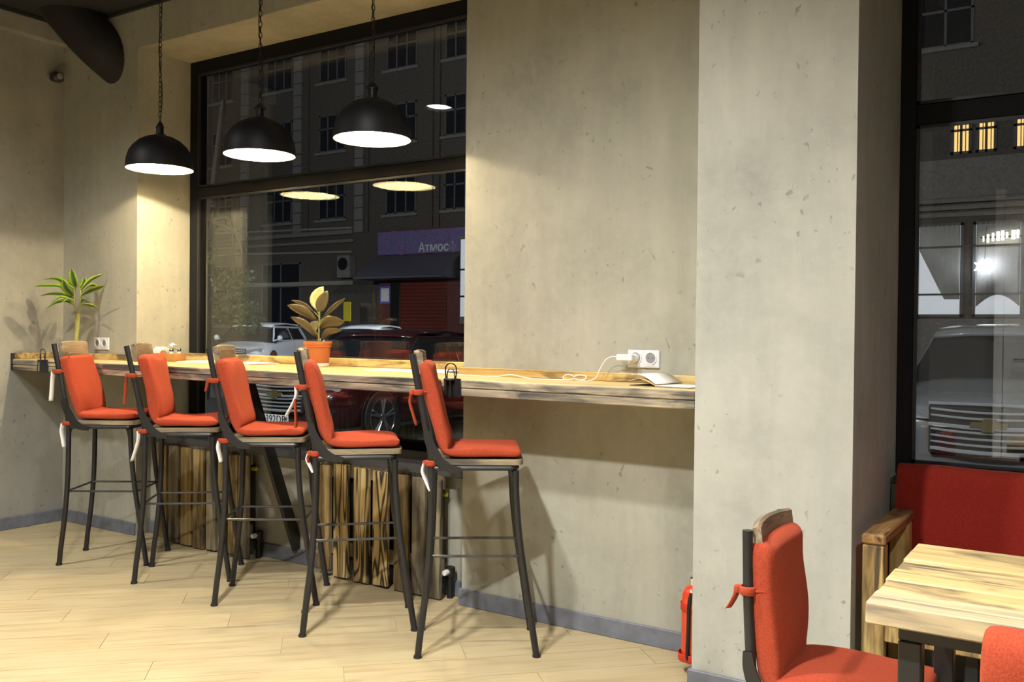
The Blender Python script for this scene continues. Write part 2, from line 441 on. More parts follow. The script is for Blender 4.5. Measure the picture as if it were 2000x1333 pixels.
struct(wb.build('wall_back', M['plaster_wall'], smooth=False))
struct(MB().box(X0+.002, .002, HEAD-.003, X1-.002, RW-.005, HEAD+.012).build('trim_1', M['plaster_soffit'], smooth=False))
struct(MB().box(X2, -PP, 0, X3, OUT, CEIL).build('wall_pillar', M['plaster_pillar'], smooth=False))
struct(MB().box(0, -.95, 3.155, .08, 0, CEIL).build('trim_2', M['plaster_left'], smooth=False))   # shallow drop beam on the left wall
# black edge profile where ceiling meets walls
tb = MB(); tb.box(.08, -.95, CEIL-.022, .10, 0, CEIL, .003); tb.box(.08, -.02, CEIL-.022, X2, 0, CEIL, .003)
struct(tb.build('trim_3', M['ceiling_black'], smooth=False))
def bb(m, x0, y0, x1, y1, h=.079):
    m.box(x0, y0, 0, x1, y1, h, .006)
m = MB(); bb(m, 0, -.95, .013, 0); struct(m.build('baseboard_left', M['baseboard_grey'], smooth=False))
m = MB(); bb(m, 0, -.013, X0, 0); bb(m, X0, .092, X1, .105); bb(m, X1-.013, -.013, X2, 0); bb(m, X1-.013, 0, X1, .092)
struct(m.build('baseboard_back', M['baseboard_grey'], smooth=False))
m = MB(); bb(m, X2-.013, -PP-.013, X3+.013, -PP); bb(m, X2-.013, -PP, X2, -.013); bb(m, X3, -PP, X3+.013, .30)
struct(m.build('baseboard_pillar', M['baseboard_grey'], smooth=False))

def window(name, x0, x1, z0, z1, zt0, zt1, fw, label, xs=()):
    w = bpy.data.objects.new(name, None); col.objects.link(w); w['kind'] = 'structure'
    y0, y1 = RW-.035, RW+.035
    f = MB()
    f.box(x0, y0, z0, x0+fw, y1, z1, .004); f.box(x1-fw, y0, z0, x1, y1, z1, .004)
    f.box(x0+fw, y0, z1-fw, x1-fw, y1, z1, .004); f.box(x0+fw, y0, z0, x1-fw, y1, z0+.05, .004)
    f.box(x0+fw, y0, zt0, x1-fw, y1, zt1, .004)
    for x in xs: f.box(x-fw/2, y0, z0+.05, x+fw/2, y1, zt0, .004)
    f.build('frame', M['frame_black'], w, smooth=False)
    b = MB()
    for a, bz in ((z0+.05, zt0), (zt1, z1-fw)):       # thin inner bead round each light
        b.box(x0+fw, y0-.004, a, x0+fw+.012, y0+.01, bz); b.box(x0+fw, y0-.004, a, x1-fw, y0+.01, a+.012); b.box(x0+fw, y0-.004, bz-.012, x1-fw, y0+.01, bz)
    b.build('glazing_bead', M['metal_black'], w, smooth=False)
    for a, bz in ((z0+.05, zt0), (zt1, z1-fw)):
        for yy in (RW-.008, RW+.014):                 # double glazing
            p = MB(); p.add([(x0+fw, yy, a), (x1-fw, yy, a), (x1-fw, yy, bz), (x0+fw, yy, bz)], [(0,1,2,3)])
            p.build('pane', M['window_glass'], w, smooth=False)
    return w
w1 = window('window_1', X0, X1, .64, HEAD, 2.143, 2.21, .085, '')
MB().box(X0, .012, .592, X1, RW-.03, .64, .006).build('window_sill', M['sill_grey'], w1, smooth=False)
w2 = window('window_2', X3, XE, .745, HEAD+.1, 2.117, 2.20, .06, '', xs=(7.1,))
MB().box(X3, .28, .72, XE, RW-.03, .747, .006).build('window_sill', M['sill_grey'], w2, smooth=False)

# ------------------------------------------------------------------ ceiling lamps of the room (some seen as reflections in the glass, the one at the door added)
def ceiling_lamp(x, y, w=1.0, label='', aim=(0,0), size=150):
    t = thing('ceiling_lamp', label, 'ceiling lamp', (x, y, 0), 0, 'recessed ceiling lamps')
    MB().lathe([(.135,CEIL),(.135,CEIL-.05),(.115,CEIL-.05),(.105,CEIL-.012),(.0,CEIL-.012)], 24).build('housing', M['metal_black'], t)
    MB().lathe([(.0,CEIL-.030),(.100,CEIL-.030),(.100,CEIL-.024),(.0,CEIL-.024)], 24).build('diffuser', M['lamp_glow'], t)
    ld = bpy.data.lights.new('ceiling_lamp_light', 'SPOT'); ld.energy = SPOT_W*w; ld.spot_size = R(size); ld.spot_blend = 1.0
    ld.shadow_soft_size = .07; ld.color = (1.0, .985, .945)
    lo = bpy.data.objects.new('ceiling_lamp_light', ld); col.objects.link(lo); lo.location = (0, 0, CEIL-.055)
    lo.rotation_euler = (R(aim[0]), R(aim[1]), 0); lo.parent = t
ceiling_lamp(.95, -2.0, .55, 'recessed ceiling lamp over the floor near the left wall, nearer the bar', (0,0), 150)
ceiling_lamp(.95, -2.65, .3, 'recessed ceiling lamp over the floor near the left wall, farther from the bar', (0,0), 150)
ceiling_lamp(3.8, -2.06, .9, 'recessed ceiling lamp in front of the bar, facing the bare wall', (0,0), 156)
ceiling_lamp(4.45, -3.05, 1.85, 'recessed ceiling lamp behind the viewer, facing the pillar', (0,0), 165)
ceiling_lamp(6.6, -3.05, .9, 'recessed ceiling lamp behind the wooden table, right of the viewer', (0,0), 165)
ceiling_lamp(2.3, -4.6, .15, 'recessed ceiling lamp far back in the left half of the room', (0,0), 100)
ceiling_lamp(5.55, -6.0, .6, 'added ceiling lamp brightening the white door at the back of the room', (0,0), 100)  # added to brighten the door and its reflection in the right window

# ------------------------------------------------------------------ black duct and camera in the corner
d = MB(); d.tube(spline([(.20,-.24,3.50), (.26,-.20,3.38), (.36,-.12,3.22), (.46,-.03,3.08), (.52,.06,2.99), (.60,.20,2.86)], 5), .150, 24)
tag(d.build('ventilation_duct', M['duct_black']), 'black round duct coming out of the ceiling into the wall above the left corner', 'duct')
t = thing('security_camera', 'small security camera with looped cable high on the left wall', 'camera', (0, -.09, 2.93))
MB().lathe([(.028,0),(.028,.012),(.012,.014),(.012,.035)], 14, axis='x').build('mount', M['camera_shell'], t)
MB().box(.03, -.035, -.03, .10, .035, .03, .012).build('body', M['camera_dark'], t)
MB().lathe([(.020,.0),(.020,.006),(.012,.008),(.0,.008)], 14, (.10,0,0), 'x').build('lens', M['camera_shell'], t)
MB().tube(spline([(.02,.02,.03), (.02,.04,.09), (.012,.08,.10), (.010,.10,.06), (.008,.105,-.01), (.006,.13,-.03)], 5), .004, 6).build('cable', M['camera_shell'], t)
MB().lathe([(.0,.010),(.010,.008),(.012,0)], 10, (0,.14,-.03), 'x').build('cable_cap', M['camera_shell'], t)

# ------------------------------------------------------------------ pendant lamps
def pendant():
    t = thing('pendant_lamp', '', 'pendant lamp', (0,0,0), 0, 'black dome pendant lamps over the bar')
    outer = [(.186,0),(.1855,.03),(.181,.062),(.170,.098),(.148,.132),(.116,.162),(.078,.183),(.040,.193),(.026,.196)]
    inner = [(r-.003, z-.0025) for r, z in outer]
    MB().lathe(outer + [(.0,.197)], 40, cap=False).build('shade', M['shade_black'], t)
    MB().lathe([(.186,0)] + [(.1825,.001)] + inner[1:] + [(.0,.19)], 40, cap=False).build('shade_lining', M['shade_white'], t)
    MB().lathe([(.034,.194),(.033,.200),(.021,.206),(.021,.238),(.023,.240),(.023,.247),(.019,.252),(.010,.262),(.004,.272),(.0,.272)], 20).build('socket_cap', M['metal_black'], t)
    for s in (-1, 1): MB().tube(spline([(s*.020,0,.236),(s*.028,0,.246),(s*.018,0,.262),(s*.004,0,.276)], 4), .0035, 6).build('hook', M['metal_black'], t)
    b = MB().lathe([(.012,.19),(.013,.150),(.018,.140),(.028,.120),(.031,.102),(.026,.084),(.014,.073),(.0,.070)], 16).build('bulb', M['bulb_glow'], t)
    c = MB(); z = .274; k = 0
    while z < CEIL-RIM-.02:
        lp = []
        for q in range(10):
            a = 2*math.pi*q/10; u, v = .0085*math.cos(a), .018*math.sin(a)
            lp.append((u, 0, z+.016+v) if k % 2 == 0 else (0, u, z+.016+v))
        c.tube(lp, .0022, 5, closed=True); z += .0285; k += 1
    ch = c.build('chain', M['metal_black'], t); ch['kind'] = 'stuff'
    MB().tube(spline([(.004,0,.27),(.010,.006,.45),(-.008,-.004,.70),(.006,.004,.9),(0,0,CEIL-RIM)], 6), .0025, 6).build('cord', M['metal_black'], t)
    MB().lathe([(.05,CEIL-RIM),(.05,CEIL-RIM-.02),(.01,CEIL-RIM-.03),(.0,CEIL-RIM-.03)], 20).build('ceiling_rose', M['metal_black'], t)
    ld = bpy.data.lights.new('pendant_light', 'POINT'); ld.energy = PENDANT_W; ld.shadow_soft_size = .012; ld.color = (1.0,.84,.54)
    lo = bpy.data.objects.new('pendant_light', ld); col.objects.link(lo); lo.location = (0,0,.062); lo.parent = t
    return t
RIM = 2.209
p0 = pendant()
for i, (x, lb) in enumerate(((1.253, 'black dome pendant lamp nearest the left wall, hanging before the window jamb'),
                             (2.09, 'middle one of the three black dome pendant lamps over the bar'),
                             (2.876, 'black dome pendant lamp hanging nearest the bare plaster wall'))):
    o = p0 if i == 0 else copy_tree(p0)
    o.location = (x, -.17, RIM); o['label'] = lb; o.rotation_euler = (0, 0, .6*i)

# ------------------------------------------------------------------ bar counter
BT = 1.088; BF = -.34
bar = thing('bar_counter', 'long scorched pine bar counter along the window wall', 'bar counter', (0, BF, 0))
def barpart(name, m, mat): 
    o = m.build(name, M[mat], smooth=False); o.parent = bar; o.matrix_parent_inverse = Matrix.Translation((0, -BF, 0)); return o
barpart('top_board', MB().box(.012, BF, BT-.032, X2-.001, .0, BT, .003), 'bar_top')
barpart('top_board', MB().box(X0+.001, .001, BT-.032, X1-.001, .335, BT, .003), 'bar_top')
barpart('front_board', MB().box(.013, BF-.006, BT-.036, X2-.004, BF+.028, BT-.0015, .004), 'bar_front')
barpart('front_board', MB().box(.013, BF-.004, BT-.070, X2-.004, BF+.028, BT-.0375, .003), 'bar_front')
barpart('back_strip', MB().box(.014, -.022, BT+.0005, X0, -.001, BT+.037, .003), 'bar_strip')
barpart('back_strip', MB().box(X0+.002, .314, BT+.0005, 2.02, .335, BT+.046, .003), 'bar_strip')
barpart('back_strip', MB().box(2.023, .314, BT+.0005, X1-.003, .335, BT+.046, .003), 'bar_strip')
barpart('back_strip', MB().box(X1-.02, -.022, BT+.0005, X2-.002, -.001, BT+.037, .003), 'bar_strip')
barpart('end_plate', MB().box(.0005, BF-.010, BT-.072, .0125, BF+.006, BT+.036, .002), 'metal_black')
barpart('back_strip', MB().box(.0005, BF+.008, BT+.0005, .020, -.024, BT+.037, .003), 'bar_strip')
# underside bearer and the slanted flat steel strut back to the wall
barpart('bearer', MB().box(.02, -.10, BT-.075, X1, -.06, BT-.034, .002), 'metal_black')
s = MB(); s.tube([(2.065,-.215,BT-.07),(2.115,.098,.085)], .045, 4, flat=.42); barpart('strut', s, 'metal_black')

def chair_clip(x, label):
    """tiny bentwood-chair shaped tag holder on a black plate at the counter edge"""
    t = thing('chair_shaped_clip', label, 'clip', (x, BF-.008, BT), 0, 'small black clips on the counter edge')
    t.scale = (1.45, 1, 1.15)
    MB().box(-.012, -.004, -.066, .05, .001, .004, .001).build('plate', M['metal_black'], t)
    b = MB(); b.tube([(-.004,-.004,-.06),(-.003,-.004,.0)] + [(-.006,-.004,.025)] + arc((.014,-.004,.040), .020, 190, -10, 10)[0:] + [(.034,-.004,.025),(.031,-.004,.0),(.032,-.004,-.06)], .0026, 6)
    b.build('back_hoop', M['metal_black'], t)
    MB().tube([(.0,-.004,.0),(.001,-.004,.024)] + arc((.014,-.004,.026), .0125, 175, 5, 8) + [(.027,-.004,.024),(.028,-.004,.0)], .002, 6).build('inner_hoop', M['metal_black'], t)
    MB().lathe([(.0,.004),(.017,.003),(.019,.0),(.017,-.004),(.0,-.004)], 14, (.014,-.016,.0)).build('seat', M['metal_black'], t)
    MB().tube([(.006,-.026,-.003),(.003,-.029,-.06)], .0024, 6).build('leg', M['metal_black'], t)
    MB().tube([(.022,-.026,-.003),(.026,-.029,-.06)], .0024, 6).build('leg', M['metal_black'], t)
chair_clip(3.475, 'tiny black chair-shaped clip on the counter edge beside the rightmost bar stool')
chair_clip(.35, 'tiny black chair-shaped clip on the counter edge near the left wall')

# ------------------------------------------------------------------ radiators behind pallet-wood covers
def radiator(x0, x1, label):
    t = thing('radiator', label, 'radiator', ((x0+x1)/2, .06, 0), 0, 'radiators under the window'); h = (x1-x0)/2
    pb = MB(); pb.box(-h, -.02, .10, h, .026, .52, .006); pb.build('panel', M['valve_black'], t, smooth=False)
    for k in range(12):
        x = -h+.04+k*(2*h-.08)/11
        MB().box(x-.012, -.030, .12, x+.012, -.020, .50, .003).build('rib', M['valve_black'], t, smooth=False)
    v = MB().lathe([(.016,.0),(.016,.10),(.024,.105),(.024,.15),(.012,.155),(.0,.155)], 12, (h+.055,.0,.0)).build('valve', M['valve_black'], t)
    MB().lathe([(.013,-.02),(.015,.0),(.010,.02),(.0,.022)], 10, (h+.055,-.03,.13), 'y').build('knob', M['white_plastic'], v)
    MB().tube([(h,.0,.12),(h+.055,.0,.12)], .012, 8).build('pipe', M['valve_black'], v)
    MB().tube([(h,.0,.50),(h+.03,.0,.50)], .012, 8).build('pipe', M['tag_yellow'], t)
radiator(2.42, 3.14, 'black radiator behind the pallet cover nearest the bare wall')
radiator(1.06, 1.79, 'black radiator behind the pallet cover nearest the left wall')

def cover(slats, label):
    xs = [s[0] for s in slats]; t = thing('radiator_cover', label, 'radiator cover', (min(xs), .0, 0), 0, 'pallet-wood radiator covers'); bx = min(xs)
    for x0, x1, z0, z1, mt, dy in slats:
        MB().box(x0-bx, -.012+dy, z0, x1-bx, .012+dy, z1, .004).build('slat', M[mt], t, smooth=False)
    L = max(s[1] for s in slats)-bx
    for z in (.12, .53): MB().box(.0, .0125, z, L, .029, z+.075, .003).build('rail', M['pallet_dark'], t, smooth=False)
cover([(2.375,2.455,.035,.585,'pallet_brown',0), (2.487,2.585,.012,.60,'pallet_light',-.002), (2.625,2.725,.006,.592,'pallet_light',0), (2.757,2.855,.012,.588,'pallet_light',-.003),
       (2.895,2.985,.004,.583,'pallet_brown',0), (3.010,3.09,.008,.580,'pallet_dark',-.002), (3.105,3.185,.004,.578,'pallet_dark',0)],
      'pallet-wood radiator cover with bold burnt grain, nearest the bare wall')
cover([(1.03,1.105,.03,.59,'pallet_brown',0), (1.135,1.225,.012,.592,'pallet_dark',-.002), (1.245,1.335,.008,.588,'pallet_brown',0), (1.36,1.45,.004,.585,'pallet_brown',-.003),
       (1.475,1.555,.01,.583,'pallet_dark',0), (1.58,1.65,.006,.585,'pallet_brown',-.002), (1.665,1.74,.012,.58,'pallet_brown',0), (1.755,1.832,.004,.584,'pallet_dark',-.002)],
      'dark brown pallet-wood radiator cover nearest the left wall')

# ------------------------------------------------------------------ stools and chairs (local: x forward, y to the far side, z up)
def superell(a, b, n=20, e=3.2):
    out = []
    for k in range(n):
        t = 2*math.pi*k/n; c, s_ = math.cos(t), math.sin(t)
        out.append((math.copysign(abs(c)**(2/e), c)*a, math.copysign(abs(s_)**(2/e), s_)*b))
    return out
def cushion_mesh(h, hw=.172, slump=0.0, notch=0.0, seed=0, back=.375, thick=.060, gap=0.0, front=.174, lean=1.0, ts=.040):
    """one folded pad: seat part, crease, back part"""
    rg = random.Random(seed); m = MB(); secs = []
    zc = h+.004+ts/2
    for x in (front, front-.006, front-.02, front-.05, .08, .02, -.05, -.095): secs.append((Vector((x, 0, zc)), Vector((0, 0, 1))))
    secs.append((Vector((-.130, 0, zc+.006)), Vector((.45, 0, .89)).normalized()))
    xb = -.134+gap
    def bx(z):                                         # centre line of the back pad, parallel to the posts
        u = (z-h-.05)/(back-.05); return xb - .018*u - .066*u*lean + slump*math.sin(u*2.2)*.5 + slump*.6*u
    for z in (.045, .075, .12, .18, .25, .31, .355, back-.020, back-.006, back):
        secs.append((Vector((bx(h+z), 0, h+z)), Vector((1, 0, .14)).normalized()))
    ns = len(secs); rows = []; K = 28
    for i, (c, n) in enumerate(secs):
        tf = 1.0; wf = 1.0
        if i == 0 or i == ns-1: tf, wf = .10, .86
        elif i == 1 or i == ns-2: tf, wf = .62, .95
        elif i == 2 or i == ns-3: tf, wf = .92, .985
        if i in (8, 9): tf *= .74                      # crease
        if 9 < i < 14: wf *= .985
        th = (ts if i < 8 else (ts+thick)/2 if i == 8 else thick)*tf*(1.0+.10*math.sin(i*1.7+seed)); ring = []
        for (a, b) in superell(hw*wf, th/2, K, 5.0):
            ed = 1-abs(a)/(hw+1e-6); puff = 1+.10*max(0, ed)**.6
            wob = .0035*math.sin(9*a/hw+seed*2.3+i*.9)+.003*math.sin(4.3*a/hw-i*1.3+seed)
            p = c + n*(b*puff+wob*(1 if b > 0 else .3)) + Vector((0, a, 0))
            if i >= ns-4 and notch: p.z -= notch*math.exp(-((a+.02)/.035)**2) ; p.x += notch*.3*math.exp(-((a+.02)/.05)**2)
            ring.append(p)
        rows.append(ring)
    vs = [p for r_ in rows for p in r_]; fs = []
    for i in range(ns-1):
        for k in range(K): fs.append((i*K+k, i*K+(k+1) % K, (i+1)*K+(k+1) % K, (i+1)*K+k))
    fs.append(tuple(range(K))); fs.append(tuple((ns-1)*K+k for k in range(K-1, -1, -1)))
    m.add(vs, fs); return m
def ribbon(path, w, dirn=(0, 1, 0), twist=0.0):
    P = spline(path, 5); d = Vector(dirn); rows = []
    for i, p in enumerate(P):
        q = d.copy(); q.rotate(Matrix.Rotation(twist*i/len(P), 3, 'Z')); rows.append([p-q*w/2, p+q*w/2])
    return MB().sheet(rows)
def tie(cush, px, py, pz, s, spec):
    """cloth band round the post with hanging ends; spec: list of (material, length, swing)"""
    b = MB().lathe([(.0165,-.011),(.019,-.008),(.0195,.006),(.017,.011)], 12, (px, py, pz), cap=False).build('tie', M['red_fabric'], cush, solid=.003)
    kn = MB().lathe([(.0,-.012),(.010,-.008),(.012,.0),(.009,.009),(.0,.012)], 8, (px-.024, py-.002, pz)).build('knot', M['red_fabric'], b)
    MB().tube([(px+.01, py, pz), (px+.045, py*.97, pz+.002)], .008, 6, flat=.4).build('tie_band', M['red_fabric'], b)
    for mt, ln, sw in spec:
        ribbon([(px-.026, py-.004, pz), (px-.030-sw*.1, py-.008, pz-ln*.3), (px-.028+sw*.4, py-.009, pz-ln*.65), (px-.026+sw, py-.010, pz-ln)], .018 if mt != 'tag_white' else .025, (.6, .8, 0), .08).build(
            'tie_end' if mt != 'tag_white' else 'tag', M[mt], b, solid=.0016)

def make_seat(name, label, cat, h, loc, deg, group, cush, ties, ring=True, ls=1.0, lean=1.0):
    t = thing(name, label, cat, (loc[0], loc[1], 0), R(deg), group); Wy = .166*ls
    k = h/.795
    for s in (-1, 1):
        y = s*Wy
        rear = spline([(-.232,y,0), (-.222,y,.10*k), (-.205,y,.24*k), (-.190,y,.42*k), (-.184,y,.60*k), (-.184,y,h-.03), (-.188-.004*lean,y,h+.05), (-.194-.032*lean,y,h+.22), (-.194-.070*lean,y,h+.415)], 5)
        lg = MB().tube(rear, .0135, 10).build('rear_leg_and_post', M['metal_black'], t)
        MB().lathe([(.017,0),(.0175,.004),(.015,.012)], 12, (-.232,y,0)).build('foot_cap', M['metal_black'], lg)
        fr = spline([(.240,y,0), (.224,y,.10*k), (.198,y,.27*k), (.172,y,.44*k), (.157,y,.58*k), (.151,y,.68*k), (.150,y,h-.045)], 5)
        lg = MB().tube(fr, .0135, 10).build('leg', M['metal_black'], t)
        MB().lathe([(.017,0),(.0175,.004),(.015,.012)], 12, (.240,y,0)).build('foot_cap', M['metal_black'], lg)
        # curved flat steel between post and seat rail
        st = [(-.194-.012*lean,y,h+.115), (-.190-.006*lean,y,h+.075), (-.174,y,h+.030), (-.150,y,h-.008), (-.112,y,h-.034), (-.070,y,h-.042)]
        rows = [[Vector(p)+Vector((0,-.004,0)) for p in spline(st, 4)]]
        stp = MB(); P = spline(st, 4)
        vs = []; fs = []
        for i, p in enumerate(P):
            a = P[max(0, i-1)]; b = P[min(len(P)-1, i+1)]; tg = (b-a).normalized(); nn = Vector((-tg.z, 0, tg.x)); wv = .019
            for dy in (-.004, .004):
                vs.append(p+nn*wv*(.6+.4*math.sin(math.pi*i/(len(P)-1)))+Vector((0,dy+s*.012,0))); vs.append(p-nn*wv*(.6+.4*math.sin(math.pi*i/(len(P)-1)))+Vector((0,dy+s*.012,0)))
        for i in range(len(P)-1):
            o = i*4
            fs += [(o,o+1,o+5,o+4),(o+2,o+6,o+7,o+3),(o,o+4,o+6,o+2),(o+1,o+3,o+7,o+5)]
        stp.add(vs, fs).build('side_strap', M['metal_black'], t)
    # seat rail: bent tube frame with rounded corners
    z = h-.034; rl = []
    for cx, cy, a0 in ((.128, Wy-.026, 0), (-.165, Wy-.026, 90), (-.165, -Wy+.026, 180), (.128, -Wy+.026, 270)): rl += arc((cx, cy, z), .026, a0, a0+90, 5, 'xy')
    MB().tube(rl, .0115, 8, closed=True).build('seat_rail', M['metal_black'], t)
    for s in (-1, 1):
        for x, e in ((.150, -1), (-.190, 1)): MB().tube(spline([(x+e*.004, s*Wy*.98, h-.13), (x+e*.016, s*Wy*.985, h-.060), (x+e*.028, s*Wy*.99, h-.040), (x+e*.06, s*Wy, h-.034)], 4), .006, 6).build('corner_brace', M['metal_black'], t)
    if ring:
        zr = .405*k; rg = []
        for cx, cy, a0 in ((.158, Wy-.03, 0), (-.172, Wy-.03, 90), (-.172, -Wy+.03, 180), (.158, -Wy+.03, 270)): rg += arc((cx, cy, zr), .022, a0, a0+90, 4, 'xy')
        MB().tube(rg, .0056, 7, closed=True).build('foot_ring', M['rod_steel'], t)
    # wooden seat board with rounded front corners
    bw = Wy+.012; pl = [(-.178, -bw+.01), (.145, -bw)] + [(p[0], p[1]) for p in arc((.145, -bw+.035, 0), .035, -90, 0, 5, 'xy')] + [(p[0], p[1]) for p in arc((.145, bw-.035, 0), .035, 0, 90, 5, 'xy')] + [(.145, bw), (-.178, bw-.01)]
    MB().prism(pl, h-.022, h, 'z').build('seat_board', M['seat_wood'], t)
    # curved wooden top slat held in front of the posts
    sm = MB(); n = 12; vs = []; fs = []
    for i in range(n+1):
        y = -Wy+.010 + (2*Wy-.020)*i/n*1.0; c = (y/Wy)**2; bxx = -.190-.060*lean+.022*c
        for zz, dx in ((h+.338, .012), (h+.345, .016), (h+.425, .006), (h+.430, -.002), (h+.424, -.016), (h+.342, -.006)): vs.append((bxx+dx-.0, y, zz-.006*c))
    for i in range(n):
        for q in range(6): fs.append((i*6+q, i*6+(q+1) % 6, (i+1)*6+(q+1) % 6, (i+1)*6+q))
    fs.append(tuple(range(6))); fs.append(tuple(n*6+q for q in range(5, -1, -1)))
    sm.add(vs, fs).build('top_slat', M['slat_wood'], t)
    cm = cushion_mesh(h, lean=lean, **cush).build('cushion', M['red_fabric'], t, sub=1)
    for (px, s, dz, spec) in ties: tie(cm, px, s*Wy, h+dz, s, spec)
    return t

RF = 'red_fabric'; TW = 'tag_white'
G = 'red-cushioned bar stools along the bar'
UP = lambda spec: (-.238, -1, .265, spec)
LO = lambda spec: (-.185, -1, -.015, spec)
make_seat('bar_stool', 'red-cushioned black metal bar stool nearest the left wall', 'bar stool', .788, (1.186,-.400), 34.5, G,
          dict(seed=1, back=.350), [UP([(TW,.16,-.01)]), LO([(TW,.13,.01)])])
make_seat('bar_stool', 'bar stool with the crumpled red cushion drooping off its back slat', 'bar stool', .788, (1.808,-.380), 40, G,
          dict(seed=2, slump=.026, notch=.034, thick=.068, back=.372, ts=.044), [(-.245, -1, .265, [(RF,.15,-.01)]), LO([(TW,.15,-.03)])], lean=1.15)
make_seat('bar_stool', 'middle bar stool of the five, directly before the lit car grille and number plate', 'bar stool', .788, (2.458,-.399), 36, G,
          dict(seed=3, back=.365), [UP([(RF,.05,-.01)]), LO([(TW,.10,.01)])])
make_seat('bar_stool', 'bar stool standing before the potted rubber plant, long red tie hanging from its post', 'bar stool', .788, (3.07,-.46), 44, G,
          dict(seed=4), [UP([(RF,.17,.0), (TW,.12,-.04)]), LO([(RF,.05,.0), (TW,.08,.02)])])
make_seat('bar_stool', 'rightmost bar stool, seen side-on against the bare plaster wall', 'bar stool', .788, (3.666,-.391), 36, G,
          dict(seed=5, back=.385), [UP([(RF,.13,.02)]), LO([(TW,.11,.025)])])
make_seat('chair', 'low chair with red seat and back pad tucked under the left end of the table', 'chair', .39, (5.292,-1.08), 1.5, 'red-cushioned chairs at the table',
          dict(seed=6, ts=.060, thick=.074, hw=.162, front=.21, back=.39, gap=-.016), [(-.201, -1, .265, [(RF,.05,-.02)]), (-.190, -1, .0, [(RF,.12,.0)])], ring=False, ls=.95, lean=.13)
make_seat('chair', 'chair at the right edge whose back is wholly hooded in red cloth', 'chair', .40, (5.835,-1.60), 94, 'red-cushioned chairs at the table',
          dict(seed=7, thick=.085, hw=.178, gap=-.055, back=.43), [], ring=False, ls=.9, lean=.15)

# ------------------------------------------------------------------ table and bench
TX0, TX1, TY0, TY1, TZ = 5.432, 6.65, -1.52, -.885, .752
t = thing('dining_table', 'scorched pine plank table on black steel legs at the right edge', 'table', (TX0, TY0, 0)); tt = t
def wpart(par, name, m, mat, smooth=False, **kw):
    o = m.build(name, M[mat], smooth=smooth, **kw); o.parent = par; o.matrix_parent_inverse = Matrix.Translation(-par.location); return o
nb = 6; pw = (TY1-TY0)/nb
for i in range(nb):
    dz = (.0, -.002, .001, -.001, .0015, -.0015)[i]; dx = (.0, .002, -.001, .0015, .0, -.001)[i]
    wpart(t, 'plank', MB().box(TX0+dx, TY0+i*pw+.0012, TZ-.046+dz, TX1, TY0+(i+1)*pw-.0012, TZ+dz, .0035), 'table_top' if i else 'table_edge')
for x in (TX0+.055, TX1-.10):
    for y in (TY0+.05, TY1-.095): wpart(t, 'leg', MB().box(x, y, 0, x+.045, y+.045, TZ-.083, .003), 'metal_black')
wpart(t, 'apron', MB().box(TX0+.055, TY0+.05, TZ-.083, TX1-.055, TY0+.095, TZ-.048, .003), 'metal_black')
wpart(t, 'apron', MB().box(TX0+.055, TY1-.095, TZ-.083, TX1-.055, TY1-.05, TZ-.048, .003), 'metal_black')
for x in (TX0+.055, TX1-.10): wpart(t, 'side_rail', MB().box(x, TY0+.096, TZ-.083, x+.045, TY1-.096, TZ-.048, .003), 'metal_black')
for x in (TX0+.0575, TX1-.0975): wpart(t, 'foot_rail', MB().box(x, TY0+.096, .08, x+.04, TY1-.096, .12, .003), 'metal_black')

bx0, bx1 = 5.181, 8.6
b = thing('bench', 'wooden bench with red upholstered seat and back under the right window', 'bench', (bx0, -.35, 0))
wpart(b, 'arm_post', MB().box(bx0, -.352, .0, bx0+.068, -.29, .612, .005), 'arm_post_wood')
wpart(b, 'arm_post', MB().box(bx0, .10, .0, bx0+.068, .16, .612, .005), 'arm_post_wood')
wpart(b, 'arm_rest', MB().box(bx0-.002, -.356, .613, bx0+.072, .17, .648, .006), 'arm_rest_wood')
wpart(b, 'front_board', MB().box(bx0+.070, -.345, .30, bx1, -.315, .375, .004), 'arm_post_wood')
wpart(b, 'seat_frame', MB().box(bx0+.070, -.31, .305, bx1, .20, .335, .003), 'metal_black')
for x in (bx0+.30, bx0+1.6, bx0+2.9):
    wpart(b, 'leg', MB().box(x, -.30, 0, x+.04, -.26, .304, .003), 'metal_black'); wpart(b, 'leg', MB().box(x, .14, 0, x+.04, .18, .304, .003), 'metal_black')
    wpart(b, 'brace', MB().tube([(x+.02,-.28,.29),(x+.02,.16,.04)], .014, 4), 'metal_black')
wpart(b, 'low_rail', MB().box(bx0+.07, -.29, .14, bx1, -.265, .175, .003), 'metal_black')
def pad(x0, x1, y0, y1, z0, z1, tilt=0.0, rough=.006, seed=0):
    m = MB(); nx, K = 26, 22; vs = []; fs = []; a = (y1-y0)/2; bz = (z1-z0)/2; cy, cz = (y0+y1)/2, (z0+z1)/2
    for i in range(nx+1):
        u = i/nx; x = x0+(x1-x0)*u; e = min(u, 1-u)*(x1-x0); f = 1 if e > .05 else .80+.20*math.sqrt(max(0, 1-(1-e/.05)**2)); f = max(f, .55) 
        for (p, q) in superell(a*f, bz*(.93+.07*f), K, 4.5):
            q2 = q+rough*math.sin(x*7+seed)*(1 if q > 0 else 0)+rough*.5*math.sin(x*17+p*20)
            vs.append((x, cy+p+tilt*(q2+bz), cz+q2))
    for i in range(nx):
        for k in range(K): fs.append((i*K+k, i*K+(k+1) % K, (i+1)*K+(k+1) % K, (i+1)*K+k))
    fs.append(tuple(range(K))); fs.append(tuple(nx*K+k for k in range(K-1, -1, -1))); return m.add(vs, fs)
wpart(b, 'seat_cushion', pad(bx0+.075, bx1, -.34, .16, .336, .455), 'bench_fabric', True)
wpart(b, 'back_cushion', pad(bx0+.005, bx1, .155, .275, .46, .806, .10, .004, 2), 'bench_fabric', True)

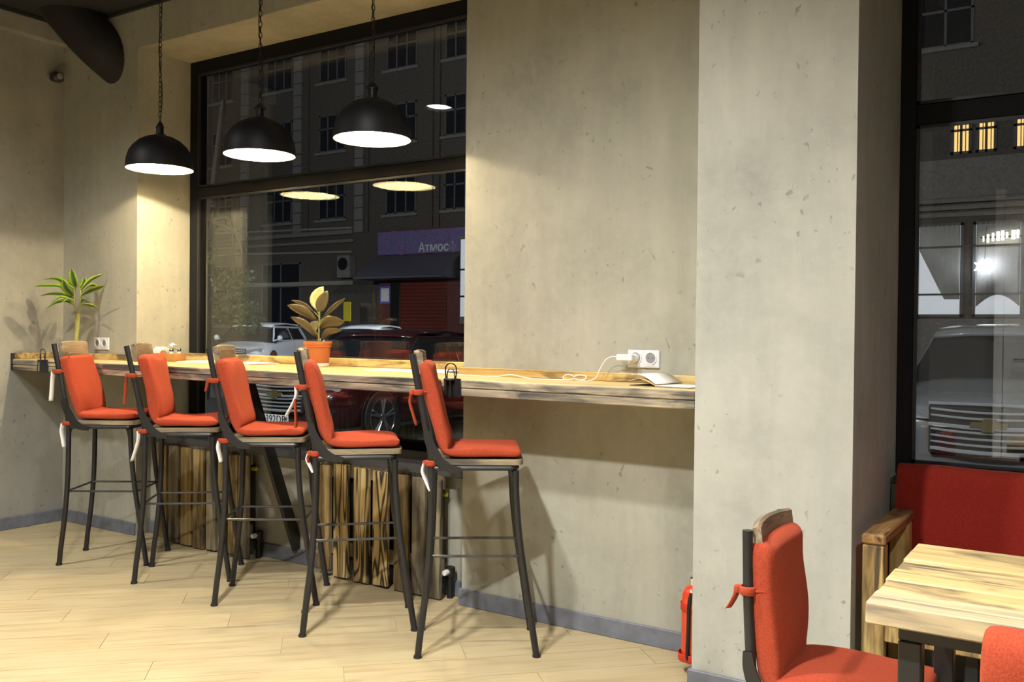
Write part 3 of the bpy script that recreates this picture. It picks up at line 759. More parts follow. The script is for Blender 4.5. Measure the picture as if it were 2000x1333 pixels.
# ------------------------------------------------------------------ fire extinguisher on the pillar
e = thing('fire_extinguisher', 'red fire extinguisher strapped low on the side of the pillar', 'fire extinguisher', (4.538, -.20, .055))
MB().lathe([(.036,0),(.041,.008),(.042,.02),(.042,.235),(.038,.258),(.026,.276),(.012,.284),(.0,.285)], 24).build('cylinder', M['red_gloss'], e)
for z, r_ in ((.19, .0445), (.0, .052)):
    bnd = MB().lathe([(r_,z),(r_+.001,z+.002),(r_+.001,z+.026),(r_,z+.028)], 24, cap=False).build('strap', M['strap_red'], e, solid=.002)
    MB().box(.03, -.012, z+.004, .059, .012, z+.024, .002).build('bracket', M['metal_black'], bnd, smooth=False)
MB().tube(spline([(.010,-.040,.262),(.004,-.047,.22),(.002,-.048,.12),(.0,-.049,.03),(.002,-.046,.005)], 5), .0075, 8).build('hose', M['valve_black'], e)
hd = MB().lathe([(.012,.28),(.014,.29),(.014,.31),(.008,.315),(.0,.315)], 12).build('valve', M['chrome'], e)
MB().tube([(-.004,-.01,.312),(.02,-.01,.322),(.040,-.01,.318)], .005, 6, flat=.5).build('lever', M['metal_black'], hd)
MB().tube(arc((.004,-.012,.325), .012, 0, 330, 12, 'xz'), .0013, 5).build('pull_ring', M['chrome'], hd)

# ------------------------------------------------------------------ sockets, charger, cable
def socket(x0, x1, z0, z1, label):
    t = thing('wall_socket', label, 'wall socket', ((x0+x1)/2, 0, (z0+z1)/2), 0, 'double wall sockets above the bar'); h, v = (x1-x0)/2, (z1-z0)/2
    MB().box(-h, -.010, -v, h, .0, v, .004).build('plate', M['socket_face'], t, smooth=False)
    for s in (-1, 1):
        cx = s*h*.48
        o = MB().lathe([(.0275,-.010),(.0275,-.0145),(.0225,-.0145),(.021,-.0105)], 24, (cx,0,.004), 'y', cap=False).build('outlet', M['white_plastic'], t)
        for dx in (-.0095, .0095): MB().lathe([(.003,-.0112),(.003,-.0128),(.0,-.0128)], 8, (cx+dx,0,.004), 'y').build('pin_hole', M['socket_dark'], o)
        MB().box(cx-.021, -.012, -v+.006, cx+.021, -.0098, -v+.014, .001).build('label_window', M['white_plastic'], t, smooth=False)
        MB().lathe([(.021,-.0102),(.021,-.0116),(.0,-.0116)], 16, (cx,0,.004), 'y').build('outlet_well', M['socket_well'], o)
    return t
socket(4.162, 4.304, 1.150, 1.224, 'white double wall socket holding the phone charger, above the right end of the bar')
socket(.362, .518, 1.150, 1.228, 'grey double wall socket behind the leftmost bar stool')
t = thing('phone_charger', 'white phone charger plugged into the wall socket', 'charger', (4.197, -.012, 1.190))
MB().box(-.058, -.062, -.012, .014, -.030, .016, .004).build('body', M['white_plastic'], t, smooth=False)
MB().lathe([(.017,-.030),(.019,-.012),(.020,-.001),(.0,-.001)], 16, (0,0,.0), 'y').build('plug', M['white_plastic'], t)
cb = MB(); zb = BT+.003
cab = spline([(4.140,-.058,1.193),(4.115,-.060,1.195),(4.085,-.062,1.180),(4.060,-.064,1.14),(4.045,-.07,1.105),(4.02,-.085,zb),(3.985,-.09,zb),(3.95,-.085,zb+.006)], 6)
cb.tube(cab, .0022, 6)
for s, ph in ((1, 0), (-1, .5), (1, .9)):
    cb.tube([(3.95+s*(.028+.028*math.cos(a)), -.085+.006*math.sin(a*2+ph), zb+.011+.011*math.sin(a)+.002*ph) for a in [2*math.pi*q/16 for q in range(16)]], .0022, 6, closed=True)
cb.tube(spline([(3.945,-.085,zb+.006),(3.91,-.09,zb),(3.84,-.10,zb),(3.76,-.105,zb),(3.69,-.085,zb+.004),(3.62,-.075,zb+.012),(3.55,-.085,zb+.002),(3.46,-.07,zb),(3.36,-.05,zb),(3.26,-.035,zb+.002),(3.18,-.02,zb+.006)], 6), .0022, 6)
tag(cb.build('charging_cable', M['cable_white']), 'white charging cable with a looped knot lying along the bar', 'cable')

# ------------------------------------------------------------------ leaves and plants
def leaf(name, pts, width, mat, parent, fold=.18, shape=(.05,.55,.9,1,.96,.8,.5,.04), side=None):
    P = spline(pts, 4); n = len(P); sd = Vector(side) if side else None; vs = []; fs = []; uv = []
    for i, p in enumerate(P):
        t_ = i/(n-1); tg = (P[min(n-1, i+1)]-P[max(0, i-1)]).normalized()
        base = sd if sd else tg.cross(Vector((0,0,1))); base = (base - tg*base.dot(tg)).normalized()
        up = base.cross(tg).normalized(); k = t_*(len(shape)-1); j = min(int(k), len(shape)-2); w = width*(shape[j]+(shape[j+1]-shape[j])*(k-j))
        for q in range(5):
            s_ = (q-2)/2; vs.append(p+base*s_*w/2+up*abs(s_)*w*fold); uv.append((t_, q/4))
    for i in range(n-1):
        for q in range(4): fs.append((i*5+q, i*5+q+1, (i+1)*5+q+1, (i+1)*5+q))
    me = bpy.data.meshes.new(name); me.from_pydata([tuple(v) for v in vs], [], fs); ul = me.uv_layers.new(name='UVMap')
    for lp in me.loops: ul.data[lp.index].uv = uv[lp.vertex_index]
    me.polygons.foreach_set('use_smooth', [True]*len(me.polygons)); me.materials.append(M[mat])
    o = bpy.data.objects.new(name, me); col.objects.link(o); o.parent = parent
    md = o.modifiers.new('solid', 'SOLIDIFY'); md.thickness = .0012; md.offset = 0
    return o
VR, VF = Vector((.839,.544,0)), Vector((-.544,.839,0))
def ax(u, v, w): return VR*u + VF*w + Vector((0,0,v))
# dracaena
d = thing('dracaena_plant', 'green dracaena with yellow-edged leaves in the corner on the bar', 'potted plant', (.415, -.165, BT))
MB().lathe([(.0,.0),(.042,.0),(.046,.004),(.056,.085),(.060,.087),(.060,.097),(.054,.098),(.052,.086),(.0,.086)], 24).build('pot', M['terracotta'], d)
MB().lathe([(.0,.088),(.030,.091),(.0515,.0865)], 20, cap=False).build('soil', M['soil'], d)
cane = MB(); cp = spline([(0,0,.085), tuple(ax(.003,.15,0)), tuple(ax(.006,.22,.004)), tuple(ax(.010,.292,.0))], 5)
cane.tube(cp, [.0145+.0014*(i % 2) for i in range(len(cp))], 10); cane.build('cane', M['stem_cane'], d)
MB().tube(spline([tuple(ax(.004,.27,0)), tuple(ax(-.010,.33,.006)), tuple(ax(-.012,.40,.0)), tuple(ax(-.014,.455,0))], 4), .0055, 7).build('stem', M['stem_green'], d)
MB().tube(spline([tuple(ax(.016,.28,0)), tuple(ax(.030,.34,-.006)), tuple(ax(.030,.41,.0)), tuple(ax(.020,.46,0))], 4), .0055, 7).build('stem', M['stem_green'], d)
DL = [([(.0,.455,0),(-.004,.50,-.02),(-.016,.575,-.03)],.050), ([(.025,.43,0),(.08,.50,.03),(.145,.545,.06)],.036), ([(.03,.40,0),(.12,.432,-.06),(.175,.445,-.09),(.238,.462,-.13)],.032),
      ([(-.012,.44,0),(-.09,.482,.03),(-.155,.508,.05),(-.235,.506,.06)],.036), ([(-.014,.42,0),(-.08,.455,-.04),(-.18,.458,-.06),(-.228,.454,-.07)],.034), ([(-.012,.385,0),(-.10,.408,.06),(-.20,.412,.08),(-.275,.402,.09)],.030),
      ([(-.012,.37,0),(-.060,.388,-.06),(-.105,.362,-.09)],.026), ([(-.012,.345,0),(-.06,.366,-.02),(-.105,.350,-.05),(-.150,.318,-.07)],.026), ([(.03,.36,0),(.07,.376,-.05),(.10,.370,-.08),(.142,.358,-.10)],.022),
      ([(-.014,.40,0),(-.035,.45,-.05),(-.040,.500,-.08)],.046), ([(.02,.44,0),(.025,.475,.05),(.010,.525,.09)],.036), ([(.03,.35,0),(.06,.345,.06),(.09,.330,.10)],.020),
      ([(.03,.42,0),(.07,.47,.06),(.10,.455,.09)],.030), ([(-.01,.41,0),(-.05,.46,.09),(-.09,.44,.16)],.030), ([(-.012,.36,0),(-.02,.385,-.09),(-.01,.36,-.15)],.026)]
for pts, w in DL:
    P_ = [ax(*p) for p in pts]; tg_ = (P_[-1]-P_[0]).normalized(); sd_ = tg_.cross(Vector((0,0,1))).normalized()+Vector((0,0,.75))
    leaf('leaf', [tuple(p) for p in P_], w*1.25, 'leaf_dracaena', d, .20, side=tuple(sd_) if abs(pts[-1][0]-pts[0][0]) > .05 else tuple(VR))
# rubber plant
q = thing('rubber_plant', 'young rubber plant with broad olive leaves in an orange pot by the window', 'potted plant', (2.18, .175, BT))
MB().lathe([(.0,.0),(.058,.0),(.063,.004),(.066,.022),(.062,.022),(.060,.010),(.0,.010)], 28).build('saucer', M['saucer_cream'], q)
MB().lathe([(.0,.011),(.056,.011),(.059,.014),(.0705,.108),(.0745,.109),(.0755,.112),(.0745,.122),(.078,.124),(.0785,.138),(.075,.140),(.071,.130),(.069,.125),(.0,.125)], 32).build('pot', M['terracotta'], q)
MB().lathe([(.0,.128),(.04,.130),(.069,.126)], 20, cap=False).build('soil', M['soil'], q)
MB().tube(spline([tuple(ax(.004,.125,0)), tuple(ax(.005,.19,.004)), tuple(ax(.008,.26,.0)), tuple(ax(.006,.32,0))], 4), .0052, 8).build('stem', M['stem_green'], q)
oval = (.08,.50,.82,.98,1,.9,.62,.06)
def U(x, y): return ((x-515)*.00042+.004, (870-y)*.00042+.125)
RL = [((490,420),(470,270),(562,105),.068,'leaf_rubber_pale',.02), ((530,455),(560,330),(642,165),.064,'leaf_rubber',-.03), ((560,535),(690,385),(850,255),.034,'leaf_rubber',.03),
      ((495,560),(320,440),(128,362),.060,'leaf_rubber',-.05), ((455,445),(300,345),(120,290),.026,'leaf_rubber',.05), ((505,800),(350,620),(168,515),.052,'leaf_rubber',-.04),
      ((525,660),(690,570),(880,570),.074,'leaf_rubber',-.06), ((545,835),(650,700),(832,682),.044,'leaf_rubber',-.03), ((555,560),(610,520),(655,495),.050,'leaf_rubber_pale',.08), ((470,700),(430,620),(400,560),.05,'leaf_rubber',.09)]
for a, b_, c_, w, mt, dp in RL:
    p0_, p1_, p2_ = U(*a), U(*b_), U(*c_)
    lf = leaf('leaf', [tuple(ax(*p0_, 0)), tuple(ax(*p1_, dp*.6)), tuple(ax(*p2_, dp))], w, mt, q, .10, oval, side=(-.25,.42,-.85) if abs(c_[0]-a[0]) > 120 else tuple(VR))
    MB().tube([tuple(ax(.006, max(.15, p0_[1]-.028), 0)), tuple(ax(*p0_, 0))], .0026, 6).build('petiole', M['stem_green'], lf)

# ------------------------------------------------------------------ small things lying on the bar
cd_ = thing('wooden_caddy', 'brown wooden caddy with white napkins on the bar beside the window jamb', 'caddy', (1.02, .06, BT), R(14))
for nm, bxs in (('base', (-.10,-.05,0,.10,.05,.008)), ('side_panel', (-.10,-.05,.0085,.10,-.042,.052)), ('side_panel', (-.10,.042,.0085,.10,.05,.052)), ('end_panel', (-.10,-.0415,.0085,-.092,.0415,.052)), ('end_panel', (.092,-.0415,.0085,.10,.0415,.052)), ('divider', (.012,-.0415,.0085,.020,.0415,.05))):
    MB().box(*bxs, .002).build(nm, M['box_wood'], cd_, smooth=False)
MB().lathe([(.0,-.0525),(.026,-.0525),(.026,-.0505),(.0,-.0505)], 20, (.012,0,.046), 'y').build('round_badge', M['box_wood'], cd_)
Tm = Matrix.Translation((1.02,.06,BT)) @ Matrix.Rotation(R(14), 4, 'Z')
np_ = thing('napkin_stack', 'stack of folded white napkins standing in the wooden caddy', 'napkins', tuple(Tm @ Vector((-.045,0,.0085))), R(14))
for k in range(5):
    y = -.030+k*.0145; MB().box(-.040, y, .0, .036, y+.011, .070+.004*((k*3) % 4), .003).build('napkin', M['paper'], np_, smooth=False)
for k, (x, y, lb) in enumerate(((.042,-.016,'small glass shaker with a crumpled white packet on top, nearer one in the caddy'), (.070,.018,'small glass shaker at the far end of the wooden caddy'))):
    s = thing('salt_shaker', lb, 'shaker', tuple(Tm @ Vector((x, y, .0085))))
    MB().lathe([(.0,0),(.014,0),(.015,.004),(.012,.055),(.0,.055)], 14).build('glass_body', M['socket_face'], s)
    MB().lathe([(.0135,.0555),(.0135,.068),(.009,.074),(.0,.075)], 14).build('cap', M['chrome'], s)
pk = MB(); rg = random.Random(3)
rows = [[(i*.009-.022, j*.009-.018, .004+rg.random()*.020+.014*math.exp(-((i-3)**2+(j-2)**2)/4)) for j in range(5)] for i in range(6)]
sg = pk.sheet(rows).build('paper_packet', M['paper'], None, solid=.0008); sg.location = tuple(Tm @ Vector((.045,-.012,.082))); tag(sg, 'crumpled white paper packet resting on top of the shaker', 'packet')
def magazine(name, x, y, z, w, h, rot, label, cat, pages=3, curl=.0):
    t = thing(name, label, cat, (x, y, z), R(rot))
    for k in range(pages):
        m = MB(); n = 8; vs = []; fs = []
        for i in range(n+1):
            u = i/n; xx = -w/2+w*u+k*.004; zz = .001+k*.0026+curl*u*u*(k+1)/pages
            for yy, dz in ((-h/2, 0), (h/2, 0), (h/2, .0022), (-h/2, .0022)): vs.append((xx, yy+k*.003, zz+dz))
        for i in range(n):
            o = i*4; fs += [(o+q_, o+(q_+1) % 4, o+4+(q_+1) % 4, o+4+q_) for q_ in range(4)]
        fs += [(0,1,2,3), (n*4+3,n*4+2,n*4+1,n*4)]
        m.add(vs, fs).build('page' if k < pages-1 else 'cover', M['paper'], t, smooth=False)
    return t
magazine('magazine', 1.30, .13, BT, .30, .20, 12, 'white magazine lying on the bar in front of the window jamb', 'magazine', 3)
magazine('magazine', 1.60, .20, BT, .29, .20, -8, 'white magazine lying on the bar behind the middle bar stool', 'magazine', 2)
magazine('magazine', 2.82, .10, BT, .30, .20, 6, 'white leaflet lying flat on the bar, half hidden by the rightmost stool back', 'leaflet', 2)
magazine('magazine', 3.08, .09, BT, .26, .19, -4, 'stack of white leaflets beside the corner of the bare wall', 'leaflet', 4, .004)
bk = thing('open_booklet', 'open booklet with a raised page at the right end of the bar', 'booklet', (4.40, -.135, BT), R(-8))
def page(n, f, mat, w=.20):
    vs = []; fs = []
    for i in range(n+1):
        u = i/n; x, z = f(u)
        for y in (-w/2, w/2): vs.append((x, y, z))
    for i in range(n): fs.append((i*2, i*2+1, i*2+3, i*2+2))
    return MB().add(vs, fs)
page(10, lambda u: (.0+.15*u, .004+.0*u), 'paper').build('page', M['paper'], bk, solid=.003)
page(12, lambda u: (-.12*u, .004+.020*math.sin(u*math.pi*.9)+.006*u), 'bar_strip').build('printed_page', M['bar_strip'], bk, solid=.002)
page(12, lambda u: (-.11*u+.004, .010+.036*math.sin(u*math.pi*.62)+.0*u), 'paper').build('raised_page', M['paper'], bk, solid=.0012)
page(6, lambda u: (-.115*u, .0015), 'valve_black').build('cover', M['valve_black'], bk, solid=.002)
tk = MB().box(-.07, -.012, .0, .07, .012, .002).build('receipt', M['paper'], smooth=False); tk.location = (1.93, .02, BT+.0005); tk.rotation_euler = (0,0,.2); tag(tk, 'narrow printed receipt on the bar left of the rubber plant', 'receipt')

# ------------------------------------------------------------------ the street outside
GZ = -.20
struct(MB().box(-60, 4.0, GZ-.3, 40, 60, GZ).build('floor_street', M['asphalt'], smooth=False))
struct(MB().box(-60, OUT, GZ-.3, 40, 4.0, GZ+.08, .01).build('floor_sidewalk', M['sidewalk'], smooth=False))
struct(MB().box(-60, 19.2, GZ, 40, 22.0, GZ+.12).build('floor_far_sidewalk', M['sidewalk'], smooth=False))

def text_mesh(name, s, size, mat, parent, loc, rot, ext=.004, space=1.0):
    cu = bpy.data.curves.new(name, 'FONT'); cu.body = s; cu.size = size; cu.extrude = ext; cu.align_x = 'CENTER'; cu.align_y = 'CENTER'; cu.space_character = space
    tmp = bpy.data.objects.new(name+'_tmp', cu); col.objects.link(tmp); dg = bpy.context.evaluated_depsgraph_get()
    me = bpy.data.meshes.new_from_object(tmp.evaluated_get(dg)); bpy.data.objects.remove(tmp)
    me.materials.clear(); me.materials.append(M[mat]); o = bpy.data.objects.new(name, me); col.objects.link(o)
    o.location = loc; o.rotation_euler = rot; o.parent = parent; return o

def car(name, label, loc, rz, paint, L, Wc, H, hood, plate=None, bowtie=False, suv=False, belt=.92, zs=1.0, group=None):
    """car standing on z=0 with its nose at y=0 pointing to -y"""
    t = thing(name, label, 'car', loc, rz, group); hw = Wc/2; t.scale = (1, 1, zs)
    # lower body: cross-sections along the length
    secs = [(.0,.70,.26,.56,.62),(.06,.84,.22,.67,.73),(.22,.93,.20,.76,.815),(.55,.985,.19,.80,.86),(hood*.75,1,.19,.83,.90),(hood,1,.19,.87,.95),
            (L*.5,1,.19,belt,belt+.02),(L*.74,1,.20,belt+.02,belt+.04),(L-.55,.985,.22,belt+.03,belt+.07),(L-.18,.94,.27,belt,belt+.03),(L-.03,.86,.33,.80,.82),(L,.76,.40,.62,.64)]
    vs = []; fs = []; K = 11
    for y, wf, zb, zs, zc in secs:
        w = hw*wf; half = [(w*.82,zb), (w*.965,zb+.06), (w,zb+.24 if zs-zb > .4 else (zb+zs)/2), (w*.985,zs-.10), (w*.93,zs), ]
        ring = [(x, z) for x, z in half] + [(w*.55, zc)] + [(-w*.55, zc)] + [(-x, z) for x, z in reversed(half)]
        ring = ring[:]
        for x, z in ring: vs.append((x, y, z))
    K = 12
    for i in range(len(secs)-1):
        for k in range(K): fs.append((i*K+k, i*K+(k+1) % K, (i+1)*K+(k+1) % K, (i+1)*K+k))
    fs.append(tuple(range(K))); fs.append(tuple((len(secs)-1)*K+k for k in range(K-1, -1, -1)))
    MB().add(vs, fs).build('body', M[paint], t, sub=2)
    # cabin
    y1, y2 = hood-.05, hood+ (.62 if not suv else .55); y4 = L-.15 if suv else L-.62; y3 = y4-(.45 if suv else .80)
    hb, hr = hw*.93, hw*.70; zb = belt-.02
    prof = [(y1, zb, hb), (y1+.02, zb+.03, hb*.99), (y2-.10, H-.085, hr*1.02), (y2+.10, H-.03, hr), ((y2+y3)/2, H, hr), (y3, H-.03, hr*.98), (y3+.16, H-.10, hr*1.0), (y4, zb+.04, hb*.95), (y4+.02, zb, hb*.95)]
    vs = []; fs = []
    for y, z, w in prof:
        vs += [(w*.93, y, z), (0, y, z+(.02 if zb+.05 < z else 0)), (-w*.93, y, z)]
    roof = MB()
    # roof shell with pillars: side lines run from roof edge to belt line
    rr = []; 
    for y, z, w in prof: rr.append([(w, y, z), (w*.55, y, z+.018), (0, y, z+.024), (-w*.55, y, z+.018), (-w, y, z)])
    top = MB().sheet([r_ for r_ in rr[2:7]]).build('roof', M[paint], t, solid=.03)
    def lerp(a, b, u): return tuple(a[i]+(b[i]-a[i])*u for i in range(3))
    def panel(nm, corners, mat, th=.008, par=t, n=6, bulge=0.0):
        a, b_, c, d_ = corners; rows = []
        nn = (Vector(b_)-Vector(a)).cross(Vector(d_)-Vector(a)).normalized()
        for i in range(n+1):
            u = i/n; p, q_ = lerp(a, d_, u), lerp(b_, c, u); row = []
            for j in range(n+1):
                v = j/n; e = lerp(p, q_, v); row.append(tuple(Vector(e)+nn*bulge*(1-(2*u-1)**2)*(1-(2*v-1)**2)))
            rows.append(row)
        return MB().sheet(rows).build(nm, M[mat], par, solid=th)
    A0 = (hb, y1, zb); A1 = (-hb, y1, zb); B0 = (hr*1.01, y2-.06, H-.07); B1 = (-hr*1.01, y2-.06, H-.07)
    panel('windshield', (A0, A1, B1, B0), 'car_glass', .01, bulge=.05)
    C0 = (hb*.95, y4+.02, zb+.02); C1 = (-hb*.95, y4+.02, zb+.02); D0 = (hr*.98, y3+.12, H-.085); D1 = (-hr*.98, y3+.12, H-.085)
    panel('rear_window', (C1, C0, D0, D1), 'car_glass', .01, bulge=.03)
    for s in (1, -1):
        e = s*.004
        a = (s*hb, y1+.04, zb); b_ = (s*hb*.97, y4-.02, zb); c = (s*hr*.99, y3+.10, H-.075); d_ = (s*hr*1.01, y2-.04, H-.06)
        panel('side_panel', (a, b_, c, d_), paint, .012)
        # two side panes with a slim post between, standing a little proud
        ym = (y2+y3)/2+.05; um = (ym-a[1])/(b_[1]-a[1])
        def sp(y, v):                                   # point on the side plane
            ub = (y-a[1])/(b_[1]-a[1]); base = lerp(a, b_, ub); ut = (y-d_[1])/(c[1]-d_[1]); topp = lerp(d_, c, ut); return lerp(base, topp, v)
        def off(p): return (p[0]+s*.010, p[1], p[2])
        f0, f1 = y1+.16, y2+.02
        panel('side_window', tuple(off(p) for p in (sp(f0,.08), sp(ym-.035,.08), sp(ym-.035,.90), sp(f1,.90))), 'car_glass', .006)
        panel('side_window', tuple(off(p) for p in (sp(ym+.035,.08), sp(y4-.20,.08), sp(y3+.02,.90), sp(ym+.035,.90))), 'car_glass', .006)
        trim = [Vector(off(sp(f0-.04,.05))), Vector(off(sp(f0+.20,.42))), Vector(off(sp(f1-.04,.86))), Vector(off(sp(f1+.16,.96))), Vector(off(sp(ym,.975))), Vector(off(sp(y3-.05,.95))), Vector(off(sp(y3+.14,.80))), Vector(off(sp(y4-.16,.07)))]
        MB().tube(spline([tuple(p) for p in trim], 5), .010, 6).build('window_trim', M['chrome' if paint == 'paint_maroon' else 'car_black' if paint != 'paint_white' else 'paint_white'], t)
        mr = MB(); mr.lathe([(.0,-.06),(.05,-.05),(.075,.0),(.065,.06),(.0,.075)], 12, (s*(hw+.09), hood+.14, belt+.06), 'y'); mr.tube([(s*hw*.92,hood+.16,belt+.0),(s*(hw+.06),hood+.16,belt+.04)], .018, 6)
        mr.build('mirror', M[paint], t)
        for yw in (.93, L-.98):
            MB().lathe([(.385,-.0),(.385,.012),(.0,.012)], 28, (s*(hw-.012) if s > 0 else -hw, yw, .335), 'x').build('wheel_arch', M['car_black'], t)
            wx = s*(hw+.006); sg = s
            wh = MB().lathe([(.24,-.10*sg),(.325,-.10*sg),(.335,-.07*sg),(.335,-.01*sg),(.322,.008*sg),(.245,.010*sg),(.24,.0)], 32, (wx, yw, .335), 'x').build('wheel', M['tyre'], t)
            MB().lathe([(.245,.011*sg),(.238,.014*sg),(.228,-.012*sg),(.0,-.03*sg)], 32, (wx, yw, .335), 'x', cap=False).build('rim', M['alloy'], wh)
            for k in range(5):
                a_ = 2*math.pi*k/5+.3; c_, s2 = math.cos(a_), math.sin(a_)
                for dd in (-.055, .055):
                    MB().tube([(wx+.008*sg, yw+.05*c_, .335+.05*s2), (wx+.014*sg, yw+.23*math.cos(a_+dd*2.4), .335+.23*math.sin(a_+dd*2.4))], [.020,.015], 5).build('spoke', M['alloy'], wh)
            MB().lathe([(.055,.008*sg),(.050,.022*sg),(.0,.024*sg)], 16, (wx, yw, .335), 'x').build('hub_cap', M['alloy'], wh)
        # lamps on the nose corners
        hl = MB(); pr_ = [(s*hw*.91,.30,.77),(s*hw*.73,.10,.76),(s*hw*.50,.012,.735),(s*hw*.50,-.006,.66),(s*hw*.74,.06,.65),(s*hw*.91,.23,.685)]
        hl.add([tuple(p) for p in pr_] + [(p[0]*.97, p[1]+.06, p[2]) for p in pr_], [tuple(range(6)), tuple(range(11,5,-1))]+[(i,(i+1)%6,6+(i+1)%6,6+i) for i in range(6)])
        h_ = hl.build('headlight', M['lens_clear'], t, smooth=False)
        fg = MB().tube(spline([(s*hw*.88,.17,.46),(s*hw*.84,.07,.36),(s*hw*.70,.0,.325),(s*hw*.50,-.02,.32)], 4), .018, 6).build('fog_light_trim', M['chrome'], t)
        MB().lathe([(.0,-.02),(.045,-.01),(.05,.03)], 14, (s*hw*.70,.03,.40), 'y').build('fog_light', M['lens_clear'], fg)
    # nose: dark grille with bright bars
    g = MB(); g.box(-hw*.50, -.035, .40, hw*.50, .05, .77, .03); gr = g.build('grille', M['car_black'], t, smooth=False)
    for z in (.44, .49, .535, .58, .68, .725):
        MB().tube(spline([(-hw*.48,-.030,z+.012),(-hw*.25,-.050,z),(0,-.056,z-.004),(hw*.25,-.050,z),(hw*.48,-.030,z+.012)], 4), .009 if z != .44 else .016, 6).build('grille_bar', M['grille_chrome'], gr)
    MB().tube(spline([(-hw*.50,-.030,.775),(0,-.050,.78),(hw*.50,-.030,.775)], 4), .012, 6).build('grille_bar', M['grille_chrome'], gr)
    MB().tube(spline([(-hw*.50,-.034,.625),(0,-.056,.612),(hw*.50,-.034,.625)], 4), .014, 6).build('grille_bar', M['grille_chrome'], gr)
    if bowtie:
        bp_ = [(-.13,-.012),(-.045,-.012),(-.045,-.045),(.045,-.045),(.055,-.022),(.13,-.022),(.145,.022),(.06,.022),(.06,.048),(-.03,.048),(-.042,.022),(-.115,.022)]
        MB().prism([(x*1.05, z+.635) for x, z in bp_], -.080, -.060, 'y').build('emblem', M['bowtie_gold'], gr, smooth=False)
    lw = MB().box(-hw*.62, -.020, .20, hw*.62, .05, .335, .03).build('lower_intake', M['car_black'], t, smooth=False)
    if plate:
        pl = MB().box(-.26, -.072, .275, .26, -.062, .387, .003).build('number_plate', M['plate_white'], t, smooth=False)
        text_mesh('plate_text', plate, .125, 'plate_ink', pl, (.0,-.0735,.331), (R(90),0,0), .001, 1.05)
        MB().box(.195, -.0735, .325, .245, -.0722, .365).build('plate_flag', M['bldg_frame'], pl, smooth=False)
    return t
car('car', 'maroon saloon car parked nose-on outside the window, chrome grille seen under the bar', (-2.96, 4.62, GZ), 0, 'paint_maroon', 4.85, 1.86, 1.40, 1.30, '1392DB', True, zs=1.05)
car('car', 'grey car parked nose-on outside the right window', (5.04, 5.05, GZ), 0, 'paint_grey', 4.4, 1.82, 1.34, 1.15, None, True, True, belt=.84, zs=1.18)
car('car', 'white hatchback parked across the street, left of the rubber plant', (-14.6, 13.6, GZ), R(26), 'paint_white', 4.2, 1.75, 1.36, 1.0, None, False, True, belt=.95, zs=1.2)
car('car', 'white saloon parked across the street, between rubber plant and maroon car roof', (-10.9, 13.6, GZ), R(14), 'paint_white', 4.4, 1.72, 1.38, 1.15, '01A704RB', False, False, belt=.95, zs=1.15)

# ------------------------------------------------------------------ building opposite
FY = 22.0
B = thing('apartment_building', 'dark brick apartment building with pale stone pilasters across the street', 'building', (-16, FY, GZ))
def bpart(name, m, mat, par=None, **kw):
    o = m.build(name, M[mat], smooth=False, **kw); o.parent = par or B
    if par is None: o.matrix_parent_inverse = Matrix.Translation(-B.location)
    return o
bpart('wall', MB().box(-48, FY, GZ, -6.0, FY+8, 19), 'brick_dark')
def bwin(par, x0, x1, z0, z1, mat='bldg_pane', mull=2, tr=.62, org=None, fy=None, sill=True):
    fy = FY if fy is None else fy
    w = MB(); f = .07
    w.box(x0, fy-.03, z0, x0+f, fy+.05, z1); w.box(x1-f, fy-.03, z0, x1, fy+.05, z1); w.box(x0, fy-.03, z1-f, x1, fy+.05, z1); w.box(x0, fy-.03, z0, x1, fy+.05, z0+f)
    for k in range(1, mull):
        x = x0+(x1-x0)*k/mull; w.box(x-.03, fy-.03, z0, x+.03, fy+.05, z1)
    if tr: w.box(x0, fy-.03, z0+(z1-z0)*tr-.03, x1, fy+.05, z0+(z1-z0)*tr+.03)
    o = w.build('window', M['bldg_frame'], par, smooth=False); o.matrix_parent_inverse = Matrix.Translation(-par.location)
    p = MB().box(x0+.02, fy-.012, z0+.02, x1-.02, fy-.004, z1-.02).build('pane', M[mat], o, smooth=False)
    if sill: MB().box(x0-.12, fy-.14, z0-.10, x1+.12, fy, z0-.001).build('sill', M['stone_pale'], o, smooth=False)
    return o
bays = [(-19.65,-18.26), (-16.26,-14.83), (-13.58,-12.2), (-22.6,-21.1), (-25.9,-24.6) , (-29.0,-27.6), (-10.6,-9.2), (-32.4,-31.0)]
for z0, z1 in ((5.47,6.9), (8.05,9.5), (10.72,12.15), (13.4,14.8)):
    for a, c_ in bays: bwin(B, a, c_, z0, z1, mull=3)
for x in (-17.71, -20.96, -24.0, -27.0, -30.2, -11.6):
    n = 26
    for k in range(n):
        z = 4.9+k*.46
        if z < 14.5: bpart('quoin', MB().box(x, FY-.14, z, x+.42, FY, z+.44, .02), 'stone_pale')
for x in (-17.2, -14.2, -13.9, -20.3, -22.9): bpart('pilaster', MB().box(x, FY-.08, 4.9, x+.14, FY, 15), 'brick_dark')
bpart('cornice', MB().box(-48, FY-.22, 4.85, -17.75, FY, 5.02, .03), 'stone_pale')
bpart('cornice', MB().box(-48, FY-.16, 4.55, -17.75, FY, 4.68, .03), 'stone_pale')
for a, c_ in ((-22.8,-20.6), (-26.2,-23.6)): bwin(B, a, c_, 1.4, 3.9, mull=2)
bpart('entrance_band', MB().box(-24, FY-.10, 2.95, -17.8, FY, 3.12, .02), 'pipe_pale')
